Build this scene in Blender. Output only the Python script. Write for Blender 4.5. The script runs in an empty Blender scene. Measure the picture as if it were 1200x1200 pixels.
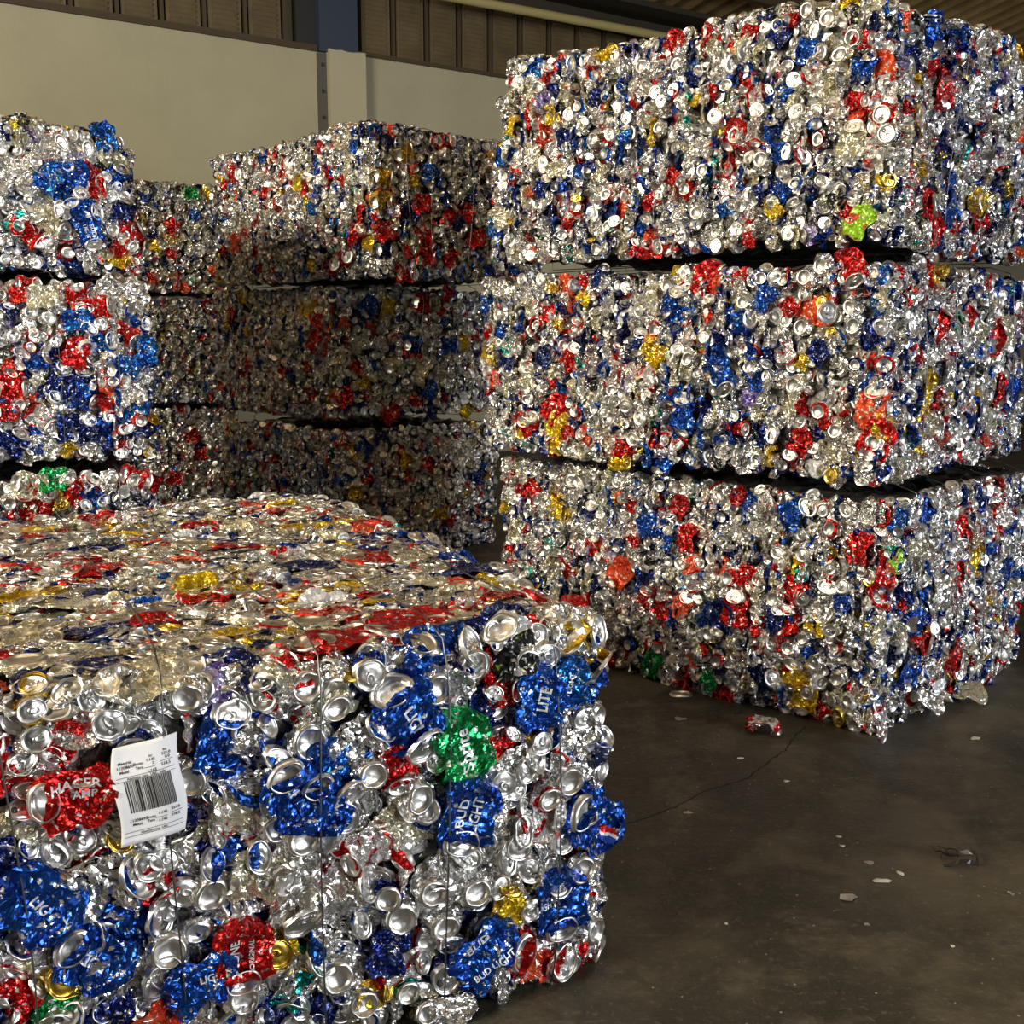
import bpy, bmesh, math, random
import numpy as np
from mathutils import Vector, Matrix
from mathutils.bvhtree import BVHTree

scene = bpy.context.scene
COL = scene.collection
PI = math.pi

# ------------------------------------------------------------------ helpers
def link(o, parent=None):
    COL.objects.link(o)
    if parent is not None:
        o.parent = parent
    return o

def np_mesh(name, V, faces_quads, mats=None, mat_idx=None, uvs=None, smooth=None, tris=None):
    """faces_quads (n,4) int, tris (m,3) int appended after the quads"""
    me = bpy.data.meshes.new(name)
    nq = len(faces_quads)
    nt = 0 if tris is None else len(tris)
    loops = faces_quads.reshape(-1) if nt == 0 else np.concatenate([faces_quads.reshape(-1), tris.reshape(-1)])
    me.vertices.add(len(V)); me.loops.add(len(loops)); me.polygons.add(nq + nt)
    me.vertices.foreach_set('co', np.ascontiguousarray(V, dtype=np.float32).ravel())
    me.loops.foreach_set('vertex_index', loops.astype(np.int32))
    start = np.concatenate([np.arange(nq) * 4, nq * 4 + np.arange(nt) * 3]).astype(np.int32)
    me.polygons.foreach_set('loop_start', start)
    if mat_idx is not None:
        me.polygons.foreach_set('material_index', mat_idx.astype(np.int32))
    if smooth is not None:
        me.polygons.foreach_set('use_smooth', smooth.astype(bool))
    if uvs is not None:
        uvl = me.uv_layers.new(name='art')
        uvl.data.foreach_set('uv', np.ascontiguousarray(uvs, dtype=np.float32).ravel())
    me.update(calc_edges=True)
    for m in (mats or []):
        me.materials.append(m)
    return me

def obj(name, me, parent=None, loc=None):
    o = bpy.data.objects.new(name, me)
    if loc is not None:
        o.location = loc
    return link(o, parent)

def tag(o, label, cat, group=None):
    o['label'] = label; o['category'] = cat
    if group: o['group'] = group
    return o

def structure(o):
    o['kind'] = 'structure'
    return o

def box_bm(bm, lo, hi, M=None):
    r = bmesh.ops.create_cube(bm, size=1.0)
    for v in r['verts']:
        v.co = Vector([lo[i] + (v.co[i] + .5) * (hi[i] - lo[i]) for i in range(3)])
        if M is not None: v.co = M @ v.co
    return r['verts']

def bm_obj(name, bm, mat, parent=None, loc=None, bevel=0, smooth=False):
    me = bpy.data.meshes.new(name)
    if bevel:
        bmesh.ops.bevel(bm, geom=[e for e in bm.edges], offset=bevel, segments=2, affect='EDGES')
    bmesh.ops.recalc_face_normals(bm, faces=bm.faces[:])
    bm.to_mesh(me); bm.free()
    for m in (mat if isinstance(mat, (list, tuple)) else [mat]): me.materials.append(m)
    if smooth:
        me.polygons.foreach_set('use_smooth', [True] * len(me.polygons))
    return obj(name, me, parent, loc)

def tube_mesh(name, pts, rad, mat, sides=6, closed=True):
    pts = [Vector(p) for p in pts]; n = len(pts)
    V = []; F = []
    for i, p in enumerate(pts):
        a = pts[(i - 1) % n] if (closed or i > 0) else p
        b = pts[(i + 1) % n] if (closed or i < n - 1) else p
        t = (b - a).normalized()
        up = Vector((1, 0, 0)) if abs(t.x) < .9 else Vector((0, 1, 0))
        s = t.cross(up).normalized(); w = t.cross(s).normalized()
        for k in range(sides):
            an = 2 * PI * k / sides
            V.append(p + (s * math.cos(an) + w * math.sin(an)) * rad)
    for i in range(n if closed else n - 1):
        j = (i + 1) % n
        for k in range(sides):
            l = (k + 1) % sides
            F.append((i * sides + k, i * sides + l, j * sides + l, j * sides + k))
    me = bpy.data.meshes.new(name); me.from_pydata(V, [], F); me.materials.append(mat)
    me.polygons.foreach_set('use_smooth', [True] * len(me.polygons))
    return me

# ------------------------------------------------------------------ materials
def new_mat(name):
    m = bpy.data.materials.new(name); m.use_nodes = True
    nt = m.node_tree
    b = nt.nodes['Principled BSDF']
    return m, nt, b

def N(nt, typ, **kw):
    n = nt.nodes.new(typ)
    for k, v in kw.items():
        setattr(n, k, v)
    return n

def math_node(nt, op, a, b=None, clamp=False):
    n = nt.nodes.new('ShaderNodeMath'); n.operation = op; n.use_clamp = clamp
    for i, x in enumerate((a, b)):
        if x is None: continue
        if isinstance(x, (int, float)): n.inputs[i].default_value = x
        else: nt.links.new(x, n.inputs[i])
    return n.outputs[0]

def mixc(nt, fac, a, b):
    n = nt.nodes.new('ShaderNodeMix'); n.data_type = 'RGBA'
    if isinstance(fac, (int, float)): n.inputs[0].default_value = fac
    else: nt.links.new(fac, n.inputs[0])
    for sock, x in ((n.inputs[6], a), (n.inputs[7], b)):
        if isinstance(x, tuple): sock.default_value = (*x[:3], 1)
        else: nt.links.new(x, sock)
    return n.outputs[2]

def noise(nt, vec, scale, detail=3, rough=.55, off=None):
    n = nt.nodes.new('ShaderNodeTexNoise'); n.inputs['Scale'].default_value = scale
    n.inputs['Detail'].default_value = detail; n.inputs['Roughness'].default_value = rough
    if vec is not None: nt.links.new(vec, n.inputs['Vector'])
    return n.outputs['Fac']

def ramp(nt, fac, stops):
    n = nt.nodes.new('ShaderNodeValToRGB')
    e = n.color_ramp.elements
    while len(e) < len(stops): e.new(.5)
    for i, (p, c) in enumerate(stops):
        e[i].position = p
        e[i].color = (*c, 1) if isinstance(c, tuple) else (c, c, c, 1)
    nt.links.new(fac, n.inputs[0])
    return n.outputs[0]

ALU = (.80, .79, .77)
def facets(nt, vec, scales):
    # foil creases: every voronoi cell is a plane with its own random slope
    tot = None
    for sc_, amp in scales:
        vo = N(nt, 'ShaderNodeTexVoronoi'); vo.inputs['Scale'].default_value = sc_
        nt.links.new(vec, vo.inputs['Vector'])
        c = N(nt, 'ShaderNodeVectorMath', operation='SUBTRACT'); nt.links.new(vo.outputs['Color'], c.inputs[0]); c.inputs[1].default_value = (.5, .5, .5)
        d = N(nt, 'ShaderNodeVectorMath', operation='SUBTRACT'); nt.links.new(vec, d.inputs[0]); nt.links.new(vo.outputs['Position'], d.inputs[1])
        p = N(nt, 'ShaderNodeVectorMath', operation='DOT_PRODUCT'); nt.links.new(c.outputs[0], p.inputs[0]); nt.links.new(d.outputs[0], p.inputs[1])
        x = math_node(nt, 'MULTIPLY', p.outputs['Value'], amp)
        tot = x if tot is None else math_node(nt, 'ADD', tot, x)
    return tot

def can_print(name, base, band, mark, seed, bandw=.14, t_logo=.56, t_txt=.58, metal=.97, rough=.27):
    """printed can wall: base ink, end bands, logo patches, small lettering-like flecks (uv = around, along)"""
    m, nt, b = new_mat(name)
    uv = N(nt, 'ShaderNodeUVMap', uv_map='art').outputs[0]
    sep = N(nt, 'ShaderNodeSeparateXYZ'); nt.links.new(uv, sep.inputs[0])
    mp = N(nt, 'ShaderNodeMapping'); mp.inputs['Location'].default_value = (seed * 1.37, seed * 2.11, seed)
    nt.links.new(uv, mp.inputs[0])
    geo = N(nt, 'ShaderNodeTexCoord').outputs['Object']
    v = sep.outputs[1]
    # bands at both ends
    lo = math_node(nt, 'LESS_THAN', v, bandw); hi = math_node(nt, 'GREATER_THAN', v, 1 - bandw * .8)
    bands = math_node(nt, 'MAXIMUM', lo, hi)
    # large logo patches, sharp edged
    sm = N(nt, 'ShaderNodeMapping'); sm.inputs['Scale'].default_value = (2.4, 1.5, 1)
    nt.links.new(mp.outputs[0], sm.inputs[0])
    lg = math_node(nt, 'GREATER_THAN', noise(nt, sm.outputs[0], 1.3, 2.0, .4), t_logo)
    # small marks in a block in the middle of the wall
    s2 = N(nt, 'ShaderNodeMapping'); s2.inputs['Scale'].default_value = (16, 9, 1)
    nt.links.new(mp.outputs[0], s2.inputs[0])
    tx = math_node(nt, 'GREATER_THAN', noise(nt, s2.outputs[0], 1.0, 2.0, .6), t_txt)
    inb = math_node(nt, 'MULTIPLY', math_node(nt, 'GREATER_THAN', v, .3), math_node(nt, 'LESS_THAN', v, .72))
    tx = math_node(nt, 'MULTIPLY', tx, inb)
    c = mixc(nt, lg, base, band)
    c = mixc(nt, bands, c, band)
    c = mixc(nt, tx, c, mark)
    # scuffs where ink is rubbed through to bare metal
    sc = noise(nt, geo, 90, 3, .6)
    scm = math_node(nt, 'GREATER_THAN', sc, .63)
    c = mixc(nt, scm, c, ALU)
    nt.links.new(c, b.inputs['Base Color'])
    b.inputs['Metallic'].default_value = metal
    b.inputs['Roughness'].default_value = rough
    bp = N(nt, 'ShaderNodeBump'); bp.inputs['Strength'].default_value = 1.0; bp.inputs['Distance'].default_value = 1.1
    h = facets(nt, geo, ((75, 1.0), (170, .5)))
    nt.links.new(h, bp.inputs['Height']); nt.links.new(bp.outputs[0], b.inputs['Normal'])
    return m

def alu_mat(name, col, rough=.28, bump=.25, scale=60):
    m, nt, b = new_mat(name)
    geo = N(nt, 'ShaderNodeTexCoord').outputs['Object']
    n = noise(nt, geo, scale, 3, .6)
    c = mixc(nt, ramp(nt, n, [(.35, 0.0), (.7, 1.0)]), tuple(x * .86 for x in col), col)
    nt.links.new(c, b.inputs['Base Color'])
    b.inputs['Metallic'].default_value = 1; b.inputs['Roughness'].default_value = rough
    bp = N(nt, 'ShaderNodeBump'); bp.inputs['Strength'].default_value = bump; bp.inputs['Distance'].default_value = .002
    nt.links.new(n, bp.inputs['Height']); nt.links.new(bp.outputs[0], b.inputs['Normal'])
    return m

BLUE = (.014, .080, .40); NAVY = (.012, .025, .16); RED = (.54, .014, .012); WHT = (.85, .85, .83)
BLK = (.02, .02, .02); GOLD = (.72, .46, .06); YEL = (.80, .55, .02); GRN = (.01, .28, .07)
CRM = (.70, .66, .48); ORG = (.80, .16, .02); LBL = (.03, .30, .62); TEAL = (.03, .42, .36); PUR = (.14, .09, .35); LIME = (.35, .65, .04)
MATS = {
 'S': can_print('print_silver_plain', ALU, (.75, .75, .74), (.30, .31, .33), 1, .05, .6, .66),
 'T': can_print('print_silver_teal', ALU, TEAL, (.05, .15, .4), 2, .16, .62, .62),
 'W': can_print('print_silver_blue', ALU, BLUE, BLK, 3, .16, .60, .60),
 'w': can_print('print_silver_navy', (.8, .8, .8), NAVY, BLUE, 4, .14, .56, .62),
 'B': can_print('print_blue', BLUE, (.01, .05, .34), WHT, 5, .12, .55, .66, .85),
 'b': can_print('print_light_blue', (.015, .14, .50), BLUE, WHT, 6, .16, .55, .62, .85),
 'N': can_print('print_navy', NAVY, (.05, .07, .2), (.6, .6, .6), 7, .12, .55, .64, .85),
 'R': can_print('print_red', RED, (.50, .01, .01), WHT, 8, .08, .58, .64, .8),
 'r': can_print('print_silver_red', (.84, .83, .82), RED, (.55, .02, .02), 9, .16, .58, .60, .8),
 'O': can_print('print_orange_red', (.78, .10, .03), (.70, .05, .02), WHT, 10, .1, .58, .66, .5),
 'Y': can_print('print_gold', YEL, GOLD, (.4, .05, .02), 11, .14, .55, .66, .75),
 'G': can_print('print_green', GRN, (.02, .4, .12), WHT, 12, .1, .56, .66, .85),
 'C': can_print('print_champagne', CRM, (.78, .75, .62), (.4, .32, .15), 13, .14, .55, .66, .8),
 'L': can_print('print_lime', LIME, (.6, .1, .05), WHT, 14, .1, .6, .66, .5),
 'K': can_print('print_black', (.03, .03, .03), ALU, LIME, 15, .12, .58, .66, .6),
 'P': can_print('print_purple', PUR, (.4, .35, .6), WHT, 16, .14, .56, .62, .7),
 'H': can_print('print_white', (.78, .80, .83), (.7, .7, .72), (.1, .2, .5), 17, .1, .6, .66, .35),
}
M_ALU = alu_mat('bare_aluminium', (.84, .83, .80), .34, .2, 45)
M_GOLDLID = alu_mat('gold_lid', (.80, .56, .10), .27, .2)
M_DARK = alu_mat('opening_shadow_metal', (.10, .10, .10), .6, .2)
M_WIRE = alu_mat('steel_wire', (.16, .16, .17), .4, .1, 300)
MKEYS = list(MATS)
MIDX = {k: i for i, k in enumerate(MKEYS)}
ALLM = [MATS[k] for k in MKEYS] + [M_ALU, M_GOLDLID, M_DARK]
I_ALU, I_GOLD, I_DARK = len(MKEYS), len(MKEYS) + 1, len(MKEYS) + 2
CNAME = dict(S='silver', T='silver and teal', W='silver and blue', w='silver and navy', B='blue', b='light blue', N='dark navy',
             R='red', r='silver and red', O='orange red', Y='gold', G='green', C='champagne', L='lime green', K='black', P='purple', H='white')
# share of each printed design among the unlisted cans
MIX = 'SSSSSSSSSSSSSSSSSSSSWWWWWWWWWwwwwwwwwwBBBbNNNNRRrrrrrrrOYCCCCCCCCTKKKHP'
TOPMIX = 'SSSSSSSSSSCCCCCCCCWWwwwNNNRRrrOYYHKBC'

# ------------------------------------------------------------------ crushed can prototypes
def tri(t):
    return 2 * np.abs(2 * (t - np.floor(t + .5))) - 1
def sstep(a, b, x):
    t = np.clip((x - a) / (b - a), 0, 1); return t * t * (3 - 2 * t)

def can_proto(seed, kind, hi):
    """a 66 x 122 mm drinks can, crushed. kind: s = flattened side on, l = lid showing, b = base showing. +Z faces out of the bale."""
    rg = np.random.RandomState(seed)
    nu = 36 if hi else 18
    nw = 22 if hi else 9
    base = [(.004, .0105), (.015, .0095), (.0205, .006), (.0232, .0008), (.0248, .0006), (.0285, .005)] if hi else [(.005, .0105), (.020, .007), (.0240, .0006)]
    lid = [(.0300, .113), (.0272, .1185), (.0278, .1215), (.0262, .1225), (.0245, .119), (.0228, .1165), (.0215, .1178), (.012, .1178), (.003, .1178)] if hi else [(.0300, .113), (.0276, .121), (.0262, .1225), (.0230, .1168), (.018, .1178), (.004, .1178)]
    wall = [(.0326, z) for z in np.linspace(.011, .107, nw)]
    rows = base + wall + lid
    R = np.array([r for r, z in rows]); Z = np.array([z for r, z in rows])
    w = np.array([.12] * len(base) + [1] * nw + [.45] + [.10] * (len(lid) - 1))
    part = np.array([1] * (len(base) - 1) + [0] * (nw + 1) + [2] * (len(lid) - 1))   # per row-gap: 0 wall 1 base 2 lid
    th = np.arange(nu) / nu * 2 * PI
    P = np.stack([np.outer(R, np.cos(th)), np.outer(R, np.sin(th)), np.repeat(Z[:, None], nu, 1)], -1).reshape(-1, 3)
    Wt = np.repeat(w, nu)
    nr = len(rows)
    Q = []; UV = []; PT = []
    i = np.arange(nr - 1)[:, None]; j = np.arange(nu)[None, :]; k = (j + 1) % nu
    Q = np.stack(np.broadcast_arrays(i * nu + j, i * nu + k, (i + 1) * nu + k, (i + 1) * nu + j), -1).reshape(-1, 4)
    vv = Z / .122
    UV = np.stack([np.stack(np.broadcast_arrays(j / nu, vv[i]), -1), np.stack(np.broadcast_arrays((j + 1) / nu, vv[i]), -1),
                   np.stack(np.broadcast_arrays((j + 1) / nu, vv[i + 1]), -1), np.stack(np.broadcast_arrays(j / nu, vv[i + 1]), -1)], 2).reshape(-1, 4, 2)
    PT = np.repeat(part, nu)
    # end caps as thin quads-fans closed by a centre vertex pair (tris)
    c0 = len(P); P = np.vstack([P, [[0, 0, .0105], [0, 0, .1178]]]); Wt = np.append(Wt, [.1, .1])
    jj = np.arange(nu); kk = (jj + 1) % nu
    T = np.vstack([np.stack([np.full(nu, c0), kk, jj], 1), np.stack([np.full(nu, c0 + 1), (nr - 1) * nu + jj, (nr - 1) * nu + kk], 1)])
    TP = np.array([1] * nu + [2] * nu)
    # pull tab (strip ring) and pour opening, on the lid
    tabang = rg.uniform(0, 2 * PI); zt = .1192
    nt_ = 14 if hi else 8
    ta = np.arange(nt_) / nt_ * 2 * PI
    def stad(a, b, cx, z):
        return np.stack([cx + a * np.sign(np.cos(ta)) * np.abs(np.cos(ta)) ** .8, b * np.sin(ta), np.full(nt_, z)], 1)
    ringo = stad(.0115, .0075, .004, zt - .0012); ringt = stad(.0113, .0073, .004, zt + .0004); ringi = stad(.0055, .0038, .0075, zt + .0004); ringb = stad(.0055, .0038, .0075, zt - .0012)
    mouth = stad(.0068, .0085, -.0135, .1181)
    mouthi = stad(.001, .001, -.0135, .1179)
    loc = np.vstack([ringo, ringt, ringi, ringb, mouth, mouthi])
    ca, sa = math.cos(tabang), math.sin(tabang)
    loc = np.stack([loc[:, 0] * ca - loc[:, 1] * sa, loc[:, 0] * sa + loc[:, 1] * ca, loc[:, 2]], 1)
    o0 = len(P); P = np.vstack([P, loc]); Wt = np.append(Wt, np.full(len(loc), .10))
    a = np.arange(nt_); b2 = (a + 1) % nt_
    tq = []
    for r0 in (0, 1, 2):
        tq.append(np.stack([o0 + r0 * nt_ + a, o0 + r0 * nt_ + b2, o0 + (r0 + 1) * nt_ + b2, o0 + (r0 + 1) * nt_ + a], 1))
    mq = np.stack([o0 + 4 * nt_ + a, o0 + 4 * nt_ + b2, o0 + 5 * nt_ + b2, o0 + 5 * nt_ + a], 1)
    opened = rg.rand() < .45
    tq = np.vstack(tq)
    Q = np.vstack([Q, tq] + ([mq] if opened else [])); UV = np.vstack([UV, np.zeros((len(tq) + (len(mq) if opened else 0), 4, 2))])
    PT = np.concatenate([PT, np.full(len(tq), 2), np.full(len(mq), 3) if opened else np.zeros(0)]).astype(int)

    # ---- fine wrinkles in the wall
    def waves(P, K, lmin, lmax, amp):
        D = np.zeros_like(P)
        for q in range(K):
            L = rg.uniform(lmin, lmax); m = rg.randn(3); m /= np.linalg.norm(m)
            d = rg.randn(3); d /= np.linalg.norm(d)
            D += d * (tri(P @ m / L + rg.rand()) * L * amp)[:, None]
        return D
    if kind == 's':
        x0, y0, z0 = P.T.copy()
        e = np.maximum(sstep(.094, .112, z0), 1 - sstep(.006, .024, z0))
        fl = .20 + rg.uniform(-.05, .12); f = fl + (.86 - fl) * e
        wid = 1 + (rg.uniform(.18, .42)) * (1 - e)
        pin = 1 - rg.uniform(0, .25) * np.exp(-((z0 - rg.uniform(.04, .08)) / .02) ** 2)
        X = x0 * wid * pin; Y = y0 * f
        # wall sides fold slightly over
        Y += (1 - e) * rg.uniform(-.25, .35) * np.abs(X) + (1 - e) * .10 * rg.randn() * X
        # bend both ends towards / away from the viewer
        Zc = z0.copy(); 
        for (zb, sgn) in ((.100, 1), (.018, -1)):
            ang = rg.choice([1, 1, -1]) * math.radians(rg.uniform(50, 88))
            wgt = sstep(0, .016, sgn * (z0 - zb)) ; A = ang * wgt
            dz = (Zc - zb) * (wgt > 0); dy = Y * 1.0
            sel = wgt > 0
            ny = dy * np.cos(A) + sgn * 0 + np.abs(dz) * np.sin(A)
            nz = zb + dz * np.cos(A) - sgn * dy * np.sin(A)
            Y = np.where(sel, ny, Y); Zc = np.where(sel, nz, Zc)
        short = rg.uniform(.72, .95)
        P = np.stack([(Zc - .061) * short, X, Y], 1)
        # bend of whole body
        bend = rg.uniform(-3.5, 3.5)
        P[:, 2] += bend * P[:, 0] ** 2
        P[:, 1] += rg.uniform(-3, 3) * P[:, 0] ** 2
        P[:, 2] -= P[:, 2].mean()
    else:
        z0 = P[:, 2].copy(); r0 = np.hypot(P[:, 0], P[:, 1]); t0 = np.arctan2(P[:, 1], P[:, 0])
        H = rg.uniform(.020, .036)
        q = np.clip((z0 - .011) / .096, 0, 1)
        lidh = np.where(z0 > .107, z0 - .107, 0); bh = np.minimum(z0, .011)
        zz = bh + q * H + lidh
        folds = rg.choice([1.5, 2, 2.5])
        ww = np.sin(q * PI) ** .5 * (Wt > .5)
        r1 = r0 + ww * (.004 + .006 * tri(q * folds + .25 * np.sin(t0 * rg.randint(2, 4) + rg.rand() * 6) + rg.rand()) + .004 * np.sin(t0 * rg.randint(3, 6) + rg.rand() * 6))
        P[:, 0] = r1 * np.cos(t0); P[:, 1] = r1 * np.sin(t0)
        sh = rg.randn(2) * .010
        P[:, 0] += sh[0] * q; P[:, 1] += sh[1] * q
        til = rg.uniform(-.30, .30) ; zz = zz + (1 - q) * til * P[:, 0] * (1 if kind == 'l' else 0) + q * til * P[:, 0] * (1 if kind == 'b' else 0)
        sq = rg.uniform(.80, 1.0); P[:, 1] *= sq
        P[:, 2] = zz - zz.mean()
        if kind == 'b':
            P[:, 2] *= -1; P[:, 1] *= -1
    big = waves(P, 7, .035, .075, .055)
    P = P + big * (Wt * .85 + .15)[:, None]
    P = P + waves(P, 8, .012, .028, .075) * Wt[:, None]
    if hi:
        P = P + waves(P, 8, .007, .012, .06) * Wt[:, None]
    P[:, 2] += rg.uniform(-.04, .04) * P[:, 0]
    z1 = np.percentile(P[:, 2], 90)
    P[:, 2] -= z1 - .006
    # light dents on lid and base
    dent = waves(P, 3, .02, .03, .03)
    P += (dent + waves(P, 4, .010, .018, .035)) * (Wt < .2)[:, None] * .9
    return dict(P=P, Q=Q, UV=UV, PT=PT, T=T, TP=TP)

def proto_arrays(pr, parts=None):
    """quads, uv, part ids (tris as separate)"""
    if parts is None:
        return pr['P'], pr['Q'], pr['UV'], pr['PT'], pr['T'], pr['TP']
    q = np.isin(pr['PT'], parts); t = np.isin(pr['TP'], parts)
    Q = pr['Q'][q]; T = pr['T'][t]
    used = np.unique(np.concatenate([Q.ravel(), T.ravel()]))
    mp = -np.ones(len(pr['P']), int); mp[used] = np.arange(len(used))
    return pr['P'][used], mp[Q], pr['UV'][q], pr['PT'][q], mp[T], pr['TP'][t]

def proto_mesh(pr, name, parts, mats_of):
    P, Q, UV, PT, T, TP = proto_arrays(pr, parts)
    order = []
    for a in mats_of.values():
        if a not in order: order.append(a)
    lut = np.zeros(4, int)
    for kx, a in mats_of.items(): lut[kx] = order.index(a)
    mi = lut[np.concatenate([PT, TP])]
    uvs = np.concatenate([UV.reshape(-1, 2), np.zeros((len(T) * 3, 2))])
    sm = np.concatenate([PT > 0, TP >= 0])
    me = np_mesh(name, P, Q, order, mi, uvs, sm, T)
    return me

NS, NL, NB = 12, 7, 6
PROTO = {}
for hi in (True, False):
    PROTO[hi] = {'s': [can_proto(100 + i, 's', hi) for i in range(NS)], 'l': [can_proto(200 + i, 'l', hi) for i in range(NL)],
                 'b': [can_proto(300 + i, 'b', hi) for i in range(NB)]}
def _flat(pr):
    P = pr['P']; m = (np.abs(P[:, 0]) < .03) & (np.abs(P[:, 1]) < .026) & (P[:, 2] > -.02)
    hs = [P[m & (np.abs(P[:, 0] - a) < .008) & (np.abs(P[:, 1] - b) < .008), 2].max(initial=-.02) for a in np.arange(-.025, .03, .01) for b in np.arange(-.02, .025, .01)]
    return np.std(hs)
FLAT = sorted(range(NS), key=lambda i: _flat(PROTO[True]['s'][i]))[:3]
_mesh_cache = {}
def part_meshes(hi, kind, idx, split):
    """shared meshes: slot 0 of the body is the print and is set per object"""
    key = (hi, kind, idx, split)
    if key not in _mesh_cache:
        pr = PROTO[hi][kind][idx]
        if split:
            body = proto_mesh(pr, 'crushed_can', [0, 1], {0: MATS['S'], 1: M_ALU})
            lid = proto_mesh(pr, 'can_lid', [2, 3], {2: M_ALU, 3: M_DARK})
            _mesh_cache[key] = (body, lid)
        else:
            _mesh_cache[key] = (proto_mesh(pr, 'crushed_can', [0, 1, 2, 3], {0: MATS['S'], 1: M_ALU, 2: M_ALU, 3: M_DARK}), None)
    return _mesh_cache[key]

# ------------------------------------------------------------------ bales
def rot_z_to(n, e1, ang, tilt_ax, tilt):
    """rotation whose Z is n, X is e1 turned by ang about n, then tilted about tilt_ax"""
    n = n / np.linalg.norm(n)
    x = e1 - n * np.dot(e1, n); x /= np.linalg.norm(x); y = np.cross(n, x)
    X = x * math.cos(ang) + y * math.sin(ang); Y = np.cross(n, X)
    M = np.stack([X, Y, n], 1)
    if tilt:
        R = np.array(Matrix.Rotation(tilt, 3, Vector(tilt_ax)))
        M = R @ M
    return M

class Bale:
    def __init__(s, name, O, yaw, dims, faces, seed, label, hero, hi=False, split=False, rnd=.06, bulge=.022, lean=(0, 0), woff=.020, wires=True, edge=.48, fedge=.14, mix=MIX, nparts=100, spacing=(.043, .041), csize=.86):
        s.dims = np.array(dims, float); s.rg = np.random.RandomState(seed); s.r = rnd; s.seed = seed
        s.bulge = bulge; s.lean = lean; s.woff = woff; s.lowest = O[2] < .1
        s.root = bpy.data.objects.new(name, None); link(s.root)
        s.root.location = O; s.root.rotation_euler = (0, 0, yaw)
        s.root.empty_display_size = .2
        tag(s.root, label, 'bale', 'wire-tied bales of crushed cans')
        rg = s.rg
        s.ph = rg.rand(6, 4) * 6.28; s.fr = rg.uniform(2.2, 6.5, (6, 3)); s.dirs = rg.randn(6, 3)
        s.core()
        recs = []
        W = {'front': (np.array([0., 0, 0]), np.array([1., 0, 0]), np.array([0., 0, 1]), s.dims[0], s.dims[2]),
             'left': (np.array([0., s.dims[1], 0]), np.array([0., -1, 0]), np.array([0., 0, 1]), s.dims[1], s.dims[2]),
             'right': (np.array([s.dims[0], 0., 0]), np.array([0., 1, 0]), np.array([0., 0, 1]), s.dims[1], s.dims[2]),
             'top': (np.array([0., 0, s.dims[2]]), np.array([1., 0, 0]), np.array([0., 1, 0]), s.dims[0], s.dims[1])}
        for fn, dens in faces.items():
            org, e1, e2, A, B = W[fn]
            hl = hero.get(fn, [])
            hp = np.array([(h[0], h[1]) for h in hl]) if hl else np.zeros((0, 2))
            hs = np.array([h[4] * (1.25 if len(h) > 6 else 1) for h in hl]) if hl else np.zeros(0)
            for h in hl:
                recs.append(s.place(org, e1, e2, h[0], h[1], h[3], h[2], math.radians(h[5]), h[4] * (1 if hi else .88), fn, hero=True, text=h[6] if len(h) > 6 else None))
            sx, sy = spacing[0] / dens, spacing[1] / dens
            na, nb = max(1, round(A / sx)), max(1, round(B / sy))
            for ia in range(na):
                for ib in range(nb):
                    u = (ia + .5 + rg.uniform(-.42, .42) + .25 * (ib % 2) - .12) * A / na; v = (ib + .5 + rg.uniform(-.42, .42)) * B / nb
                    u = min(max(u, .012), A - .012); v = min(max(v, .03 if s.lowest else .045), B - (.012 if fn == 'top' else .036 if 'top' in faces else .058))
                    if len(hp):
                        d = np.hypot(hp[:, 0] - u, hp[:, 1] - v)
                        if (d < hs * .024).any(): continue
                    under = len(hp) and (d < hs * .046).any()
                    x = rg.rand()
                    ed = edge if fn in ('left', 'right') else (fedge if fn == 'front' else .04)
                    if fn == 'front' and fedge > .3: ed = fedge * (1 if u < .62 else .35)
                    if x < ed: kind, mode = 's', 'edge'
                    elif x < ed + (1 - ed) * .46: kind, mode = 's', 'flat'
                    elif x < ed + (1 - ed) * .74: kind, mode = 'l', 'flat'
                    else: kind, mode = 'b', 'flat'
                    if fn == 'top' : kind = 's' if rg.rand() < .72 else kind
                    mx = TOPMIX if fn == 'top' else mix; code = mx[rg.randint(len(mx))]
                    recs.append(s.place(org, e1, e2, u, v, kind, code, rg.uniform(0, 2 * PI), rg.uniform(.82, 1.02) * csize, fn, mode=mode, sink=.012 if under else 0))
        s.recs = recs
        s.emit(recs, hi, split, nparts)
        if wires: s.wires(wires if isinstance(wires, (list, tuple)) else None)

    def warp(s, P):
        P = np.atleast_2d(P).astype(float)
        D = np.zeros_like(P)
        for k in range(6):
            D += s.dirs[k] * (np.sin(P @ s.fr[k] + s.ph[k, 0]) * s.bulge * .42)[:, None]
        c = s.dims / 2
        q = (P - c) / c
        # faces belly out between the wires
        for ax in (0, 1):
            o = [a for a in (0, 1, 2) if a != ax]
            D[:, ax] += q[:, ax] * s.bulge * (1 - q[:, o[0]] ** 2).clip(0) * (1 - q[:, o[1]] ** 2).clip(0)
        D[:, 0] += s.lean[0] * P[:, 2] / s.dims[2]; D[:, 1] += s.lean[1] * P[:, 2] / s.dims[2]
        D[:, 2] *= .45 * (P[:, 2] / s.dims[2]).clip(0, 1)
        return P + D

    def rounded(s, P, r=None):
        r = r or s.r
        P = np.atleast_2d(P).astype(float)
        rv = np.array([r, r, r * .7])
        C = np.clip(P, rv, s.dims - rv)
        n = P - C; L = np.linalg.norm(n, axis=1, keepdims=True); L[L == 0] = 1
        n = n / L
        return C + n * rv, n

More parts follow.
